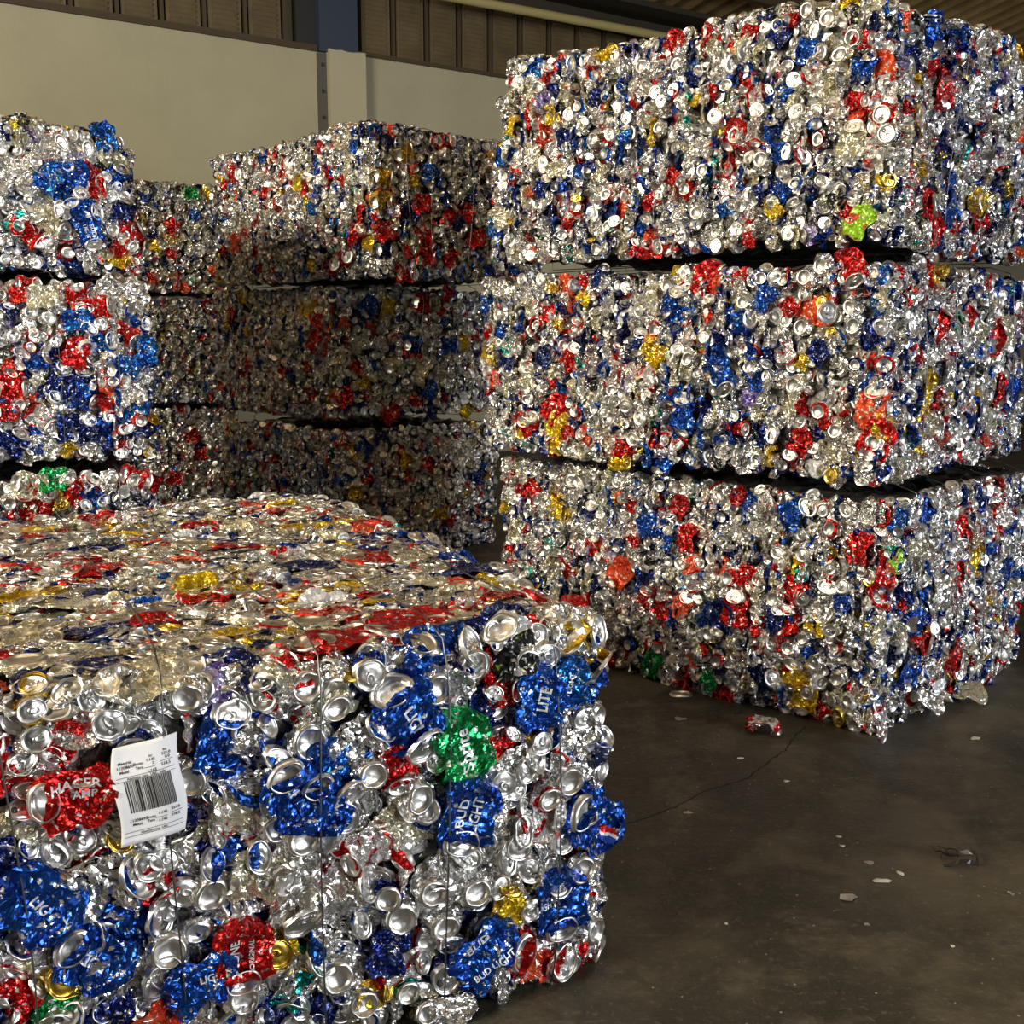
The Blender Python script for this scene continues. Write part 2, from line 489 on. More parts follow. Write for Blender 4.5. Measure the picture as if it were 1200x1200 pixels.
    def core(s):
        n = [max(8, int(d / .045)) for d in s.dims]
        V = []; Q = []; idx = {}
        ins = .034
        def vid(i, j, k):
            key = (i, j, k)
            if key not in idx:
                idx[key] = len(V); V.append((i / n[0] * s.dims[0], j / n[1] * s.dims[1], k / n[2] * s.dims[2]))
            return idx[key]
        for a in range(n[0]):
            for b in range(n[1]):
                Q.append((vid(a, b, 0), vid(a, b + 1, 0), vid(a + 1, b + 1, 0), vid(a + 1, b, 0)))
                Q.append((vid(a, b, n[2]), vid(a + 1, b, n[2]), vid(a + 1, b + 1, n[2]), vid(a, b + 1, n[2])))
            for c in range(n[2]):
                Q.append((vid(a, 0, c), vid(a + 1, 0, c), vid(a + 1, 0, c + 1), vid(a, 0, c + 1)))
                Q.append((vid(a, n[1], c), vid(a, n[1], c + 1), vid(a + 1, n[1], c + 1), vid(a + 1, n[1], c)))
        for b in range(n[1]):
            for c in range(n[2]):
                Q.append((vid(0, b, c), vid(0, b, c + 1), vid(0, b + 1, c + 1), vid(0, b + 1, c)))
                Q.append((vid(n[0], b, c), vid(n[0], b + 1, c), vid(n[0], b + 1, c + 1), vid(n[0], b, c + 1)))
        V = np.array(V)
        P, nn = s.rounded(V, s.r * 1.2)
        P = s.warp(P - nn * ins)
        P += s.rg.randn(*P.shape) * .008
        P[:, 2] = np.maximum(P[:, 2], .004)
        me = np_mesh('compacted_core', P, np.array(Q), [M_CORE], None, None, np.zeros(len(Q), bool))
        obj('compacted_core', me, s.root)

    def place(s, org, e1, e2, u, v, kind, code, ang, size, fn, mode='flat', hero=False, text=None, sink=0):
        rg = s.rg
        nrm = np.cross(e1, e2)
        p0 = org + e1 * u + e2 * v
        p, n = s.rounded(p0)
        n = n[0] if np.linalg.norm(n[0]) > .5 else nrm
        if np.linalg.norm(p[0] - p0) > .2: p[0] = p0
        # keep interior face points on the face, not snapped inside
        d = np.dot(p0 - p[0], nrm)
        p = s.warp(p)[0]
        n = n + nrm * .6; n /= np.linalg.norm(n)
        if hero:
            tilt = rg.normal(0, .10) * (0 if text else 1); depth = rg.uniform(.004, .010) + (.012 if text else 0)
            ax = e1 * math.cos(ang) + e2 * math.sin(ang)
            M = rot_z_to(n, e1, ang, ax, tilt)
        elif mode == 'edge':
            # slivers: the flattened can lies across the layers, its rim showing
            up = e2 if fn != 'top' else e1
            a2 = (PI / 2 if fn != 'top' else 0) + rg.normal(0, .25)
            tilt = rg.choice([-1, 1]) * rg.uniform(.75, 1.35)
            M = rot_z_to(n, e1, a2, up / np.linalg.norm(up), tilt); depth = rg.uniform(-.022, -.004)
        else:
            t = rg.rand() * 2 * PI; ax = e1 * math.cos(t) + e2 * math.sin(t)
            tilt = rg.normal(0, .30 if fn != 'top' else .07)
            if fn == 'front' or fn == 'right':
                pass
            elif fn == 'left':
                ax = e2; tilt = rg.normal(0, .5)
            M = rot_z_to(n, e1, ang, ax / np.linalg.norm(ax), tilt)
            depth = rg.uniform(-.022, .006) if fn != 'top' else rg.uniform(-.008, .003)
        if fn == 'top':
            M = M * np.array([1.12, 1.0, .5])[None, :]
        pos = p + n * (depth - sink)
        ks = {'s': NS, 'l': NL, 'b': NB}[kind]
        idx = rg.randint(ks)
        if text: idx = FLAT[idx % 3]
        return dict(M=M * size, pos=pos, kind=kind, idx=idx, code=code, fn=fn, hero=hero, text=text, gold=(code in 'YL' and rg.rand() < .6) or rg.rand() < .02, front=depth, sizef=size)

    def emit(s, recs, hi, split, nparts):
        # which cans show largest: faces turned to the camera, inside the frame, nearest first
        Mw = Matrix.Translation(s.root.location) @ Matrix.Rotation(s.root.rotation_euler.z, 4, 'Z')
        Mw = np.array(Mw)
        sc = []
        for i, r in enumerate(recs):
            wp = Mw[:3, :3] @ r['pos'] + Mw[:3, 3]
            nn = Mw[:3, :3] @ {'front': np.array([0, -1., 0]), 'left': np.array([-1., 0, 0]), 'right': np.array([1., 0, 0]), 'top': np.array([0, 0, 1.])}[r['fn']]
            d = wp - CAMP; dist = np.linalg.norm(d)
            px, py, dz = cam_px(wp)
            vis = 1.0 if (-10 < px < 1210 and -10 < py < 1210 and dz > 0) else .01
            facing = max(0.0, -np.dot(nn, d) / dist)
            if s.hidden(px, py, wp): vis *= .02
            r['rank'] = vis * facing * r['sizef'] ** 2 / dist ** 2 * (1.4 if r['hero'] else 1) * (1 + r['front'] * 25) * (.85 if r['kind'] != 's' else 1)
        order = sorted(range(len(recs)), key=lambda i: -recs[i]['rank'])
        chosen = order[:nparts]; rest = order[nparts:]
        for i in chosen:
            r = recs[i]
            M4 = Matrix([[*r['M'][a], r['pos'][a]] for a in range(3)] + [[0, 0, 0, 1]])
            body, lid = part_meshes(hi, r['kind'], r['idx'], split)
            o = bpy.data.objects.new('crushed_can', body); link(o, s.root); o.matrix_local = M4
            o.material_slots[0].link = 'OBJECT'; o.material_slots[0].material = MATS[r['code']]
            if r['code'] not in 'S': o['label'] = 'crushed %s can' % CNAME[r['code']]
            if lid is not None:
                l = bpy.data.objects.new('can_lid', lid); link(l, o)
                if r['gold']:
                    l.material_slots[0].link = 'OBJECT'; l.material_slots[0].material = M_GOLDLID; l['label'] = 'gold lid'
            r['obj'] = o
            if r['text']: s.lettering(o, r, hi)
        # everything else: one mesh of the remaining, partly hidden cans
        if not rest: return
        Vs = []; Qs = []; Us = []; Ts = []; mq = []; mt = []; sq = []; off = 0
        for i in rest:
            r = recs[i]; pr = PROTO[hi and r['rank'] > 1e-4][r['kind']][r['idx']]
            P, Q, UV, PT, T, TP = proto_arrays(pr)
            Vs.append(P @ r['M'].T + r['pos']); Qs.append(Q + off); Ts.append(T + off); Us.append(UV.reshape(-1, 2)); off += len(P)
            g = I_GOLD if r['gold'] else I_ALU
            lut = np.array([MIDX[r['code']], I_ALU, g, I_DARK])
            mq.append(lut[PT]); mt.append(lut[TP]); sq.append(PT > 0)
        V = np.concatenate(Vs); Q = np.concatenate(Qs); T = np.concatenate(Ts)
        V[:, 2] = np.maximum(V[:, 2], .001)
        U = np.concatenate(Us + [np.zeros((len(T) * 3, 2))])
        mi = np.concatenate(mq + mt); sm = np.concatenate(sq + [np.ones(len(T), bool)])
        me = np_mesh('packed_cans', V, Q, ALLM, mi, U, sm, T)
        o = obj('packed_cans', me, s.root); o['kind'] = 'stuff'; o['label'] = 'smaller and half buried crushed cans filling the bale'

    def hidden(s, px, py, wp):
        return False

    def lettering(s, o, r, hi):
        """printed words, laid onto the crumpled wall of the can"""
        pr = PROTO[hi][r['kind']][r['idx']]
        P, Q, UV, PT, T, TP = proto_arrays(pr)
        bvh = BVHTree.FromPolygons([tuple(p) for p in P], [tuple(q) for q in Q] + [tuple(t) for t in T])
        for (txt, size, x, y, rot, col) in r['text']:
            bm = text_bm(txt, size) if txt != '*ball' else ball_bm(size)
            R = Matrix.Rotation(math.radians(rot), 4, 'Z')
            for v in bm.verts:
                p = R @ v.co; p.x += x; p.y += y
                h = bvh.ray_cast(Vector((p.x, p.y, .1)), Vector((0, 0, -1)))
                v.co = Vector((p.x, p.y, (h[0].z if h[0] else 0) + .0009))
            # keep the ink from dropping into holes
            me = bpy.data.meshes.new('lettering')
            bad = [f for f in bm.faces if max(v.co.z for v in f.verts) - min(v.co.z for v in f.verts) > .012]
            if txt != '*ball': bmesh.ops.delete(bm, geom=bad, context='FACES')
            bm.to_mesh(me); bm.free()
            if txt == '*ball':
                for m_ in (INK['w'], INK['r'], INK['b']): me.materials.append(m_)
                o2 = obj('emblem', me, o)
            else:
                me.materials.append(INK[col]); o2 = obj('lettering', me, o)

    def wires(s, xs=None):
        a, d, h = s.dims
        if xs is None: xs = [a * f for f in (.12, .31, .5, .69, .88)]
        for x in xs:
            pts = []
            def seg(p, q, n):
                for i in range(n): pts.append(np.array(p) + (np.array(q) - np.array(p)) * i / n)
            seg((x, 0, 0), (x, 0, h), 14); seg((x, 0, h), (x, d, h), 26); seg((x, d, h), (x, d, 0), 10); seg((x, d, 0), (x, 0, 0), 16)
            P = np.array(pts); Pr, n = s.rounded(P, .05)
            Pw = s.warp(Pr) + n * s.woff
            Pw[:, 0] += .004 * np.sin(P[:, 2] * 7 + x * 30) + .004 * np.sin(P[:, 1] * 5 + x * 20)
            Pw[:, 2] = np.maximum(Pw[:, 2], .003)
            me = tube_mesh('baling_wire', [tuple(p) for p in Pw], .0017, M_WIRE)
            obj('baling_wire', me, s.root)

def flat_mat(name, col, rough=.5, metal=0.0):
    m, nt, b = new_mat(name)
    geo = N(nt, 'ShaderNodeTexCoord').outputs['Object']
    c = mixc(nt, noise(nt, geo, 70, 2), tuple(x * .93 for x in col), col)
    nt.links.new(c, b.inputs['Base Color']); b.inputs['Roughness'].default_value = rough; b.inputs['Metallic'].default_value = metal
    return m
INK = {'w': flat_mat('ink_white', (.85, .86, .88), .35, .3), 'b': flat_mat('ink_blue', (.01, .06, .42), .35, .4), 'r': flat_mat('ink_red', (.65, .01, .01), .35, .4), 'k': flat_mat('ink_black', (.02, .02, .02), .5)}

def text_bm(txt, size, fine=.0035):
    cu = bpy.data.curves.new('t', 'FONT'); cu.body = txt; cu.size = size; cu.align_x = 'CENTER'; cu.align_y = 'CENTER'
    cu.offset = size * .018; cu.resolution_u = 3; cu.space_line = .82
    ob = bpy.data.objects.new('t', cu); COL.objects.link(ob)
    dg = bpy.context.evaluated_depsgraph_get()
    me = bpy.data.meshes.new_from_object(ob.evaluated_get(dg))
    bpy.data.objects.remove(ob)
    bm = bmesh.new(); bm.from_mesh(me); bpy.data.meshes.remove(me)
    bmesh.ops.triangulate(bm, faces=bm.faces[:])
    if fine:
        for _ in range(4):
            es = [e for e in bm.edges if e.calc_length() > fine]
            if not es: break
            bmesh.ops.subdivide_edges(bm, edges=es, cuts=1)
            bmesh.ops.triangulate(bm, faces=[f for f in bm.faces if len(f.verts) > 3])
    return bm

def ball_bm(r):
    """round white, red and blue emblem with a wavy white middle"""
    bm = bmesh.new(); n = 18
    g = [[bm.verts.new((r * (2 * i / n - 1), r * (2 * j / n - 1), 0)) for j in range(n + 1)] for i in range(n + 1)]
    for i in range(n):
        for j in range(n):
            cx = 2 * (i + .5) / n - 1; cy = 2 * (j + .5) / n - 1
            if cx * cx + cy * cy > 1: continue
            f = bm.faces.new((g[i][j], g[i + 1][j], g[i + 1][j + 1], g[i][j + 1]))
            wv = cy - .22 * math.sin(cx * 2.6)
            f.material_index = 1 if wv > .2 else (2 if wv < -.2 else 0)
    for v in [v for v in bm.verts if not v.link_faces]: bm.verts.remove(v)
    return bm

# core: crumpled foil, its colours darkened to stand for shade between the cans
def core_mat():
    m, nt, b = new_mat('compacted_foil_darkened')
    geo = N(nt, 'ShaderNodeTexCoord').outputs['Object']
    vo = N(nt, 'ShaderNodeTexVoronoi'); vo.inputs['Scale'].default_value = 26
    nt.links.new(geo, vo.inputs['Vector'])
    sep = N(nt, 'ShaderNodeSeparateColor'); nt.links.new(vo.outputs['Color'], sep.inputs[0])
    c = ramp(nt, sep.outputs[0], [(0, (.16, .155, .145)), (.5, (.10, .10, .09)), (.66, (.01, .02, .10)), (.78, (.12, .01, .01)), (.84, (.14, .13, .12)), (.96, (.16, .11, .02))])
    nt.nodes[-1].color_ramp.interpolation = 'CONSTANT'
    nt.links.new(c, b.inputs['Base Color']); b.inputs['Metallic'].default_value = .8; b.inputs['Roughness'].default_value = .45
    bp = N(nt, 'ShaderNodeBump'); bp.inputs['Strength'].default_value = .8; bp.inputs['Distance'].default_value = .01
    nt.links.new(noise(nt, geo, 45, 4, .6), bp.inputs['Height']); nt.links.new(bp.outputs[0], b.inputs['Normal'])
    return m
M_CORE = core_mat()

# ------------------------------------------------------------------ camera
PITCH = math.radians(9.4)
CAMP = np.array([0, 0, 1.3])
cam = bpy.data.cameras.new('camera'); camo = bpy.data.objects.new('camera', cam); link(camo)
camo.location = (0, 0, 1.3); camo.rotation_euler = (PI / 2 - PITCH, 0, 0)
cam.sensor_width = 36; cam.lens = 36 * 1267 / 1200; cam.clip_start = .05
scene.camera = camo
def cam_px(p):
    d = np.asarray(p) - CAMP
    dep = d[1] * math.cos(PITCH) - d[2] * math.sin(PITCH); u = d[1] * math.sin(PITCH) + d[2] * math.cos(PITCH)
    return 600 + 1267 * d[0] / max(dep, .01), 600 - 1267 * u / max(dep, .01), dep

HERO = {
 'FG': {
  'front': [
   (0.186, 0.733, 'Y', 'l', 0.79, -154), (0.179, 0.67, 'S', 'l', 0.83, 27), (0.247, 0.74, 'S', 'l', 0.78, -21), (0.298, 0.686, 'S', 'l', 1.02, 155),
   (0.392, 0.72, 'S', 'b', 0.95, -30), (0.577, 0.708, 'S', 'b', 1.03, -149), (0.582, 0.611, 'S', 'b', 1.08, -56), (0.399, 0.577, 'S', 'b', 0.91, -120),
   (0.575, 0.441, 'S', 'b', 1.08, -43), (0.226, 0.584, 'R', 's', 1.16, -1, [('HACER', 0.02, 0.0, 0.018, 0, 'w'), ('AMP', 0.016, 0.012, 0.002, 0, 'w')]), (0.161, 0.577, 'P', 's', 0.85, 86), (0.127, 0.545, 'C', 's', 0.82, 68),
   (0.121, 0.629, 'R', 's', 0.72, 36), (0.111, 0.514, 'N', 's', 0.7, 10), (0.45, 0.627, 'B', 's', 1.18, 78), (0.518, 0.559, 'W', 's', 1.15, 56),
   (0.563, 0.516, 'B', 's', 1.22, -65, [('LITE', 0.022, 0, 0, 0, 'w')]), (0.488, 0.509, 'C', 's', 1.22, 9), (0.413, 0.464, 'C', 's', 0.81, 21), (0.466, 0.426, 'B', 's', 1.08, -3),
   (0.147, 0.42, 'B', 's', 1.4, -53, [('LIGHT', 0.017, 0.01, 0, 0, 'w')]), (0.239, 0.428, 'W', 's', 1.4, 11), (0.274, 0.349, 'B', 's', 1.26, 2), (0.317, 0.45, 'S', 'l', 0.94, -63),
   (0.359, 0.449, 'S', 'l', 0.86, 175), (0.418, 0.376, 'S', 'b', 1.02, 49), (0.5, 0.386, 'C', 's', 1.08, -14), (0.334, 0.413, 'R', 's', 0.8, -67),
   (0.251, 0.581, 'C', 's', 0.74, -82), (0.318, 0.244, 'S', 'l', 1.08, -89), (0.205, 0.351, 'S', 'l', 0.85, -35), (0.169, 0.279, 'Y', 'l', 1.08, 107),
   (0.217, 0.31, 'B', 's', 1.17, -41, [('BUD', 0.02, 0.0, -0.004, 180, 'w')]), (0.461, 0.254, 'R', 's', 1.16, 88, [('ZONE', 0.019, 0, 0.012, 0, 'w'), ('ORIGINAL', 0.01, 0, -0.012, 0, 'w')]), (0.529, 0.235, 'Y', 'l', 1.08, 135), (0.388, 0.228, 'B', 's', 1.16, 6, [('LIGHT', 0.0153, 0.015, 0, 0, 'w')]),
   (0.571, 0.156, 'T', 's', 1.18, 55), (0.453, 0.167, 'S', 'b', 1.08, 133), (0.251, 0.249, 'S', 's', 1.33, -6), (0.142, 0.342, 'C', 's', 0.76, 77),
   (0.148, 0.241, 'G', 's', 0.78, 57), (0.336, 0.29, 'S', 'b', 1.08, -18), (0.111, 0.343, 'r', 's', 0.77, 57), (0.097, 0.275, 'R', 's', 0.7, 20),
   (0.523, 0.117, 'N', 's', 0.89, 4), (0.391, 0.151, 'W', 's', 1.37, -45), (0.216, 0.207, 'N', 's', 1.1, -18), (0.676, 0.701, 'N', 'l', 1.08, -80),
   (0.81, 0.668, 'S', 'b', 1.08, 71), (0.831, 0.745, 'B', 's', 1.4, 2), (0.892, 0.703, 'S', 'b', 1.04, -111), (0.759, 0.624, 'B', 's', 1.4, -62, [('LIGHT', 0.0221, 0.018, 0, 0, 'w')]),
   (1.044, 0.755, 'R', 'l', 1.08, -92), (1.012, 0.694, 'S', 'b', 1.01, -6), (1.068, 0.696, 'S', 'l', 1.08, 170), (1.155, 0.685, 'Y', 's', 1.36, -41),
   (1.026, 0.617, 'B', 's', 1.21, 79, [('LITE', 0.022, 0, -0.01, 0, 'w')]), (1.107, 0.637, 'b', 's', 0.96, 79, [('LIGHT', 0.0153, 0, 0, 0, 'w')]), (1.135, 0.551, 'S', 'l', 0.98, 3), (1.191, 0.546, 'S', 'b', 0.99, -84),
   (1.045, 0.53, 'Y', 'l', 0.87, 80), (0.865, 0.543, 'G', 's', 1.36, -80, [('Sprite', 0.026, 0, 0, 180, 'w')]), (0.97, 0.482, 'S', 's', 1.13, 19), (0.736, 0.524, 'R', 's', 0.94, -72),
   (0.692, 0.529, 'S', 'b', 0.95, 166), (0.633, 0.549, 'b', 's', 1.2, -64), (0.609, 0.49, 'B', 's', 1.02, -73, [('LITE', 0.02, 0, 0, 0, 'w')]), (1.148, 0.472, 'W', 's', 1.06, 54),
   (1.195, 0.433, 'S', 'b', 0.88, 51), (0.996, 0.468, 'S', 'l', 0.91, 79), (0.95, 0.443, 'S', 'l', 1.02, -37), (1.099, 0.432, 'S', 'b', 1.08, 130),
   (1.053, 0.404, 'r', 'b', 0.93, -154), (0.78, 0.467, 'S', 'b', 1.08, -108), (0.876, 0.416, 'B', 's', 1.35, 73, [('BUD', 0.021, 0, 0.009, 0, 'w'), ('LIGHT', 0.0179, 0, -0.011, 0, 'w')]), (0.651, 0.449, 'S', 'l', 1.05, 114),
   (0.689, 0.389, 'r', 's', 0.92, 19), (0.743, 0.426, 'C', 's', 0.91, 43), (0.963, 0.345, 'S', 's', 1.11, 6), (1.166, 0.326, 'B', 's', 1.4, -37, [('*ball', 0.0115, 0.03, -0.006, 0, 'w')]),
   (1.004, 0.327, 'B', 'l', 1.05, 67), (1.008, 0.269, 'S', 'l', 1.08, 150), (1.135, 0.236, 'S', 'b', 1.07, 41), (1.188, 0.26, 'Y', 's', 0.84, 91),
   (0.902, 0.251, 'S', 'b', 1.08, -179), (0.813, 0.278, 'S', 'b', 1.08, 160), (1.027, 0.172, 'S', 'l', 0.94, -127), (1.092, 0.179, 'B', 's', 1.32, 90, [('LIGHT', 0.0136, 0, 0.026, -90, 'w')]),
   (0.981, 0.195, 'Y', 's', 0.91, 79), (0.925, 0.124, 'B', 's', 1.4, 28, [('BUD', 0.019, -0.004, 0.02, 0, 'w'), ('BUD LIGHT', 0.013, 0, -0.022, 0, 'w')]), (0.841, 0.095, 'N', 'l', 1.08, -63), (0.759, 0.137, 'r', 's', 0.89, 4),
   (0.675, 0.085, 'S', 'b', 1.08, -27), (0.692, 0.097, 'Y', 's', 0.8, 4), (1.195, 0.038, 'R', 's', 0.94, -24), (1.195, 0.02, 'R', 's', 0.91, -17),
   (1.063, 0.07, 'r', 's', 1.4, -25), (1.047, 0.052, 'O', 's', 0.84, -16), (1.184, 0.088, 'S', 'b', 1.08, 133), (0.609, 0.098, 'N', 's', 0.88, 42),
   (0.839, 0.202, 'S', 'b', 1.08, 171), (0.753, 0.242, 'S', 'b', 1.08, -42), (0.639, 0.322, 'S', 's', 1.24, 7), (0.637, 0.24, 'W', 's', 1.05, 17),
   (0.726, 0.181, 'N', 's', 0.95, 67), (0.913, 0.611, 'N', 's', 0.81, 67), (0.958, 0.637, 'R', 's', 0.8, 0), (1.101, 0.222, 'S', 'l', 1.08, 138),
   (0.662, 0.59, 'W', 's', 1.19, 33), (0.535, 0.467, 'S', 'b', 0.95, -21), (0.203, 0.626, 'r', 's', 0.78, 58), (0.218, 0.672, 'R', 's', 0.64, 47),
   (0.627, 0.16, 'S', 'b', 1.08, 70), (0.562, 0.342, 'S', 's', 1.39, -74), (0.911, 0.305, 'S', 's', 1.4, 6), (0.857, 0.301, 'S', 's', 1.27, 55),
   (0.497, 0.621, 'S', 's', 0.84, 45), (0.948, 0.537, 'R', 's', 0.65, 43), (1.108, 0.526, 'W', 's', 1.21, -10), (0.985, 0.724, 'K', 's', 1.29, -60),
   (0.914, 0.755, 'N', 's', 1.06, 2), (1.135, 0.746, 'S', 's', 1.2, -7), (1.162, 0.151, 'W', 's', 1.03, 53), (1.032, 0.356, 'r', 's', 1.1, 7),
  ],
  'top': [
   (0.668, 0.061, 'R', 's', 1.4, 1), (0.588, 0.055, 'R', 's', 1.13, 8), (0.829, 0.11, 'R', 's', 1.4, 2), (0.202, 0.714, 'Y', 's', 1.29, -28),
   (0.377, 0.851, 'R', 's', 1.31, -2), (0.394, 0.378, 'R', 's', 0.7, -7), (0.523, 0.499, 'R', 's', 1.05, -6), (0.733, 0.412, 'Y', 's', 0.84, -6),
   (0.627, 0.523, 'Y', 's', 0.6, -28), (0.512, 0.203, 'Y', 's', 0.77, -8), (0.257, 0.34, 'N', 's', 0.8, -28), (0.723, 1.368, 'R', 's', 1.0, -28),
   (0.445, 1.633, 'R', 's', 1.03, -28), (0.936, 1.61, 'O', 's', 1.1, -28), (0.524, 1.442, 'Y', 's', 0.99, -28), (0.941, 1.219, 'Y', 's', 0.99, -28),
   (0.177, 0.33, 'C', 's', 0.94, -28), (0.713, 0.983, 'R', 's', 0.67, -28), (0.771, 0.953, 'R', 's', 0.67, -28), (0.86, 0.345, 'R', 's', 0.73, -28),
   (0.955, 0.17, 'R', 's', 0.7, -28), (1.178, 0.801, 'B', 's', 1.21, -2), (1.188, 0.935, 'b', 's', 0.95, -28), (1.133, 1.149, 'R', 's', 1.0, -28),
   (0.989, 0.678, 'R', 's', 1.06, -28), (0.243, 0.59, 'C', 's', 1.4, -28), (0.644, 0.187, 'C', 'b', 1.08, -28), (0.615, 1.023, 'C', 'b', 1.08, -28),
   (0.557, 0.284, 'C', 'l', 0.99, -28), (1.105, 0.214, 'R', 's', 1.17, -8), (1.176, 0.159, 'R', 's', 0.98, -8), (0.175, 0.134, 'C', 'b', 1.08, -28),
   (0.29, 0.099, 'N', 's', 0.98, 9), (0.331, 0.024, 'C', 's', 1.24, 8), (0.143, 0.233, 'R', 's', 0.6, -28), (0.77, 0.02, 'C', 'l', 1.08, -28),
   (0.852, 0.062, 'C', 'l', 1.08, -28), (1.134, 0.436, 'N', 's', 1.2, -28), (0.839, 0.646, 'N', 's', 1.22, -28), (0.362, 0.611, 'N', 's', 1.1, -28),
   (0.586, 0.836, 'O', 's', 0.62, -28),
  ],
 },
 'R3': {
  'left': [
   (0.776, 0.707, 'R', 's', 0.91, 52), (0.356, 0.704, 'b', 's', 1.12, 7), (0.262, 0.681, 'R', 's', 0.89, 62), (0.535, 0.719, 'Y', 's', 0.88, 26),
   (1.454, 0.599, 'R', 's', 0.81, -9), (1.299, 0.593, 'B', 's', 1.03, -9), (1.291, 0.651, 'W', 's', 1.02, -5), (1.445, 0.517, 'B', 's', 0.79, 70),
   (1.071, 0.54, 'R', 's', 0.77, 80), (1.153, 0.48, 'B', 's', 0.76, 43), (1.259, 0.506, 'S', 'l', 1.08, 154), (1.427, 0.604, 'S', 'b', 1.08, 115),
   (1.39, 0.562, 'C', 'b', 1.08, 24), (1.482, 0.368, 'R', 'l', 1.08, 97), (1.037, 0.375, 'R', 's', 1.15, 68), (0.871, 0.51, 'Y', 's', 0.6, 54),
   (1.39, 0.305, 'C', 's', 1.19, 82), (1.47, 0.314, 'S', 'l', 1.08, -35), (1.123, 0.438, 'S', 'l', 1.08, 156), (0.954, 0.427, 'S', 'l', 1.08, -15),
   (1.047, 0.369, 'S', 'b', 1.08, -63), (1.141, 0.285, 'S', 'b', 1.08, -35), (1.049, 0.075, 'S', 'l', 0.95, 147), (1.081, 0.054, 'R', 's', 0.71, 81),
   (1.413, 0.074, 'L', 's', 1.11, 48, []), (1.379, 0.106, 'R', 's', 0.75, 59), (0.899, 0.139, 'S', 'b', 1.08, 164), (1.002, 0.146, 'b', 's', 0.78, 23),
   (1.19, 0.192, 'B', 's', 0.88, 57), (0.665, 0.04, 'R', 's', 1.08, 5), (0.596, 0.043, 'R', 's', 0.74, 54), (0.832, 0.068, 'S', 'l', 0.88, 48),
   (0.712, 0.038, 'R', 's', 0.72, 55), (0.408, 0.52, 'S', 'l', 0.99, 138), (0.586, 0.526, 'S', 'l', 0.84, 113), (0.295, 0.543, 'Y', 's', 0.77, 77),
   (0.272, 0.456, 'R', 's', 0.76, 50), (0.792, 0.259, 'R', 's', 0.84, -29), (0.563, 0.429, 'S', 'l', 0.97, 141), (0.606, 0.424, 'b', 's', 0.63, 78),
   (0.541, 0.426, 'R', 's', 0.63, 78), (0.115, 0.666, 'S', 'l', 1.05, 136), (0.03, 0.421, 'b', 's', 0.89, -6), (0.454, 0.479, 'W', 's', 0.78, 51),
   (0.716, 0.559, 'S', 'l', 0.89, -107), (0.744, 0.527, 'S', 'l', 0.83, -90), (0.798, 0.628, 'S', 'b', 0.97, 46), (0.679, 0.646, 'S', 'b', 1.08, 5),
   (1.252, 0.409, 'S', 'l', 1.08, -141), (1.194, 0.301, 'B', 's', 1.02, -6), (1.36, 0.358, 'W', 's', 0.84, 82), (0.908, 0.745, 'S', 'b', 1.05, 14),
   (1.363, 0.675, 'S', 'b', 1.08, 175), (1.293, 0.711, 'S', 'b', 1.02, -93), (1.416, 0.425, 'R', 's', 0.72, -8), (1.006, 0.635, 'C', 's', 1.4, -9),
   (0.96, 0.603, 'S', 's', 1.3, -9), (0.856, 0.579, 'N', 's', 0.75, 29), (1.064, 0.69, 'R', 's', 0.74, 67), (0.69, 0.197, 'R', 's', 0.76, 31),
   (0.468, 0.346, 'N', 's', 0.77, 78), (0.638, 0.114, 'B', 's', 0.75, 43), (0.273, 0.29, 'N', 's', 0.84, 51), (0.347, 0.147, 'R', 's', 0.75, 64),
   (0.09, 0.523, 'Y', 's', 0.82, 62),
  ],
  'front': [
   (0.124, 0.393, 'R', 's', 0.92, 73), (0.239, 0.4, 'Y', 's', 1.4, 32), (0.173, 0.333, 'Y', 's', 1.05, 40), (0.255, 0.603, 'H', 's', 1.4, -34),
   (0.441, 0.715, 'B', 's', 1.4, 73), (0.308, 0.499, 'S', 'b', 1.08, -52), (0.526, 0.547, 'R', 's', 1.4, 73), (0.704, 0.686, 'S', 's', 1.4, 73),
   (0.258, 0.145, 'R', 's', 1.4, 5), (0.379, 0.074, 'R', 's', 1.4, 12), (0.889, 0.228, 'Y', 's', 1.4, 27), (0.678, 0.181, 'B', 's', 1.4, 51),
   (1.162, 0.725, 'R', 's', 1.4, 24), (1.074, 0.745, 'Y', 's', 1.4, 25), (0.852, 0.4, 'S', 's', 1.4, 72), (0.611, 0.314, 'N', 's', 1.4, 52),
   (1.131, 0.434, 'R', 's', 1.0, 72),
  ],
 },
 'R2': {
  'left': [
   (0.42, 0.659, 'O', 's', 1.03, -2), (0.486, 0.676, 'R', 's', 0.7, 77), (0.491, 0.61, 'Y', 's', 0.79, 65), (0.555, 0.698, 'N', 's', 0.86, 53),
   (1.08, 0.657, 'R', 's', 1.37, 80), (0.934, 0.583, 'B', 's', 1.14, 67), (0.982, 0.519, 'B', 's', 0.95, -54), (0.914, 0.68, 'Y', 's', 0.67, 55),
   (0.959, 0.701, 'S', 'l', 1.07, 130), (0.886, 0.643, 'S', 'b', 1.08, -153), (0.756, 0.571, 'S', 'l', 1.08, 139), (0.859, 0.436, 'Y', 's', 0.81, 67),
   (0.915, 0.404, 'Y', 's', 0.88, 36), (0.451, 0.5, 'R', 's', 0.88, 65), (0.686, 0.416, 'R', 's', 0.76, 79), (0.435, 0.391, 'R', 's', 1.22, 53),
   (0.803, 0.451, 'N', 's', 1.11, 79), (0.301, 0.382, 'N', 's', 1.02, 77), (0.225, 0.304, 'C', 's', 1.39, 77), (0.394, 0.132, 'Y', 's', 1.27, 54),
   (0.198, 0.093, 'Y', 's', 1.22, 77), (0.225, 0.122, 'R', 's', 1.15, 43), (0.372, 0.193, 'R', 's', 1.4, 34), (0.468, 0.1, 'R', 's', 0.82, 78),
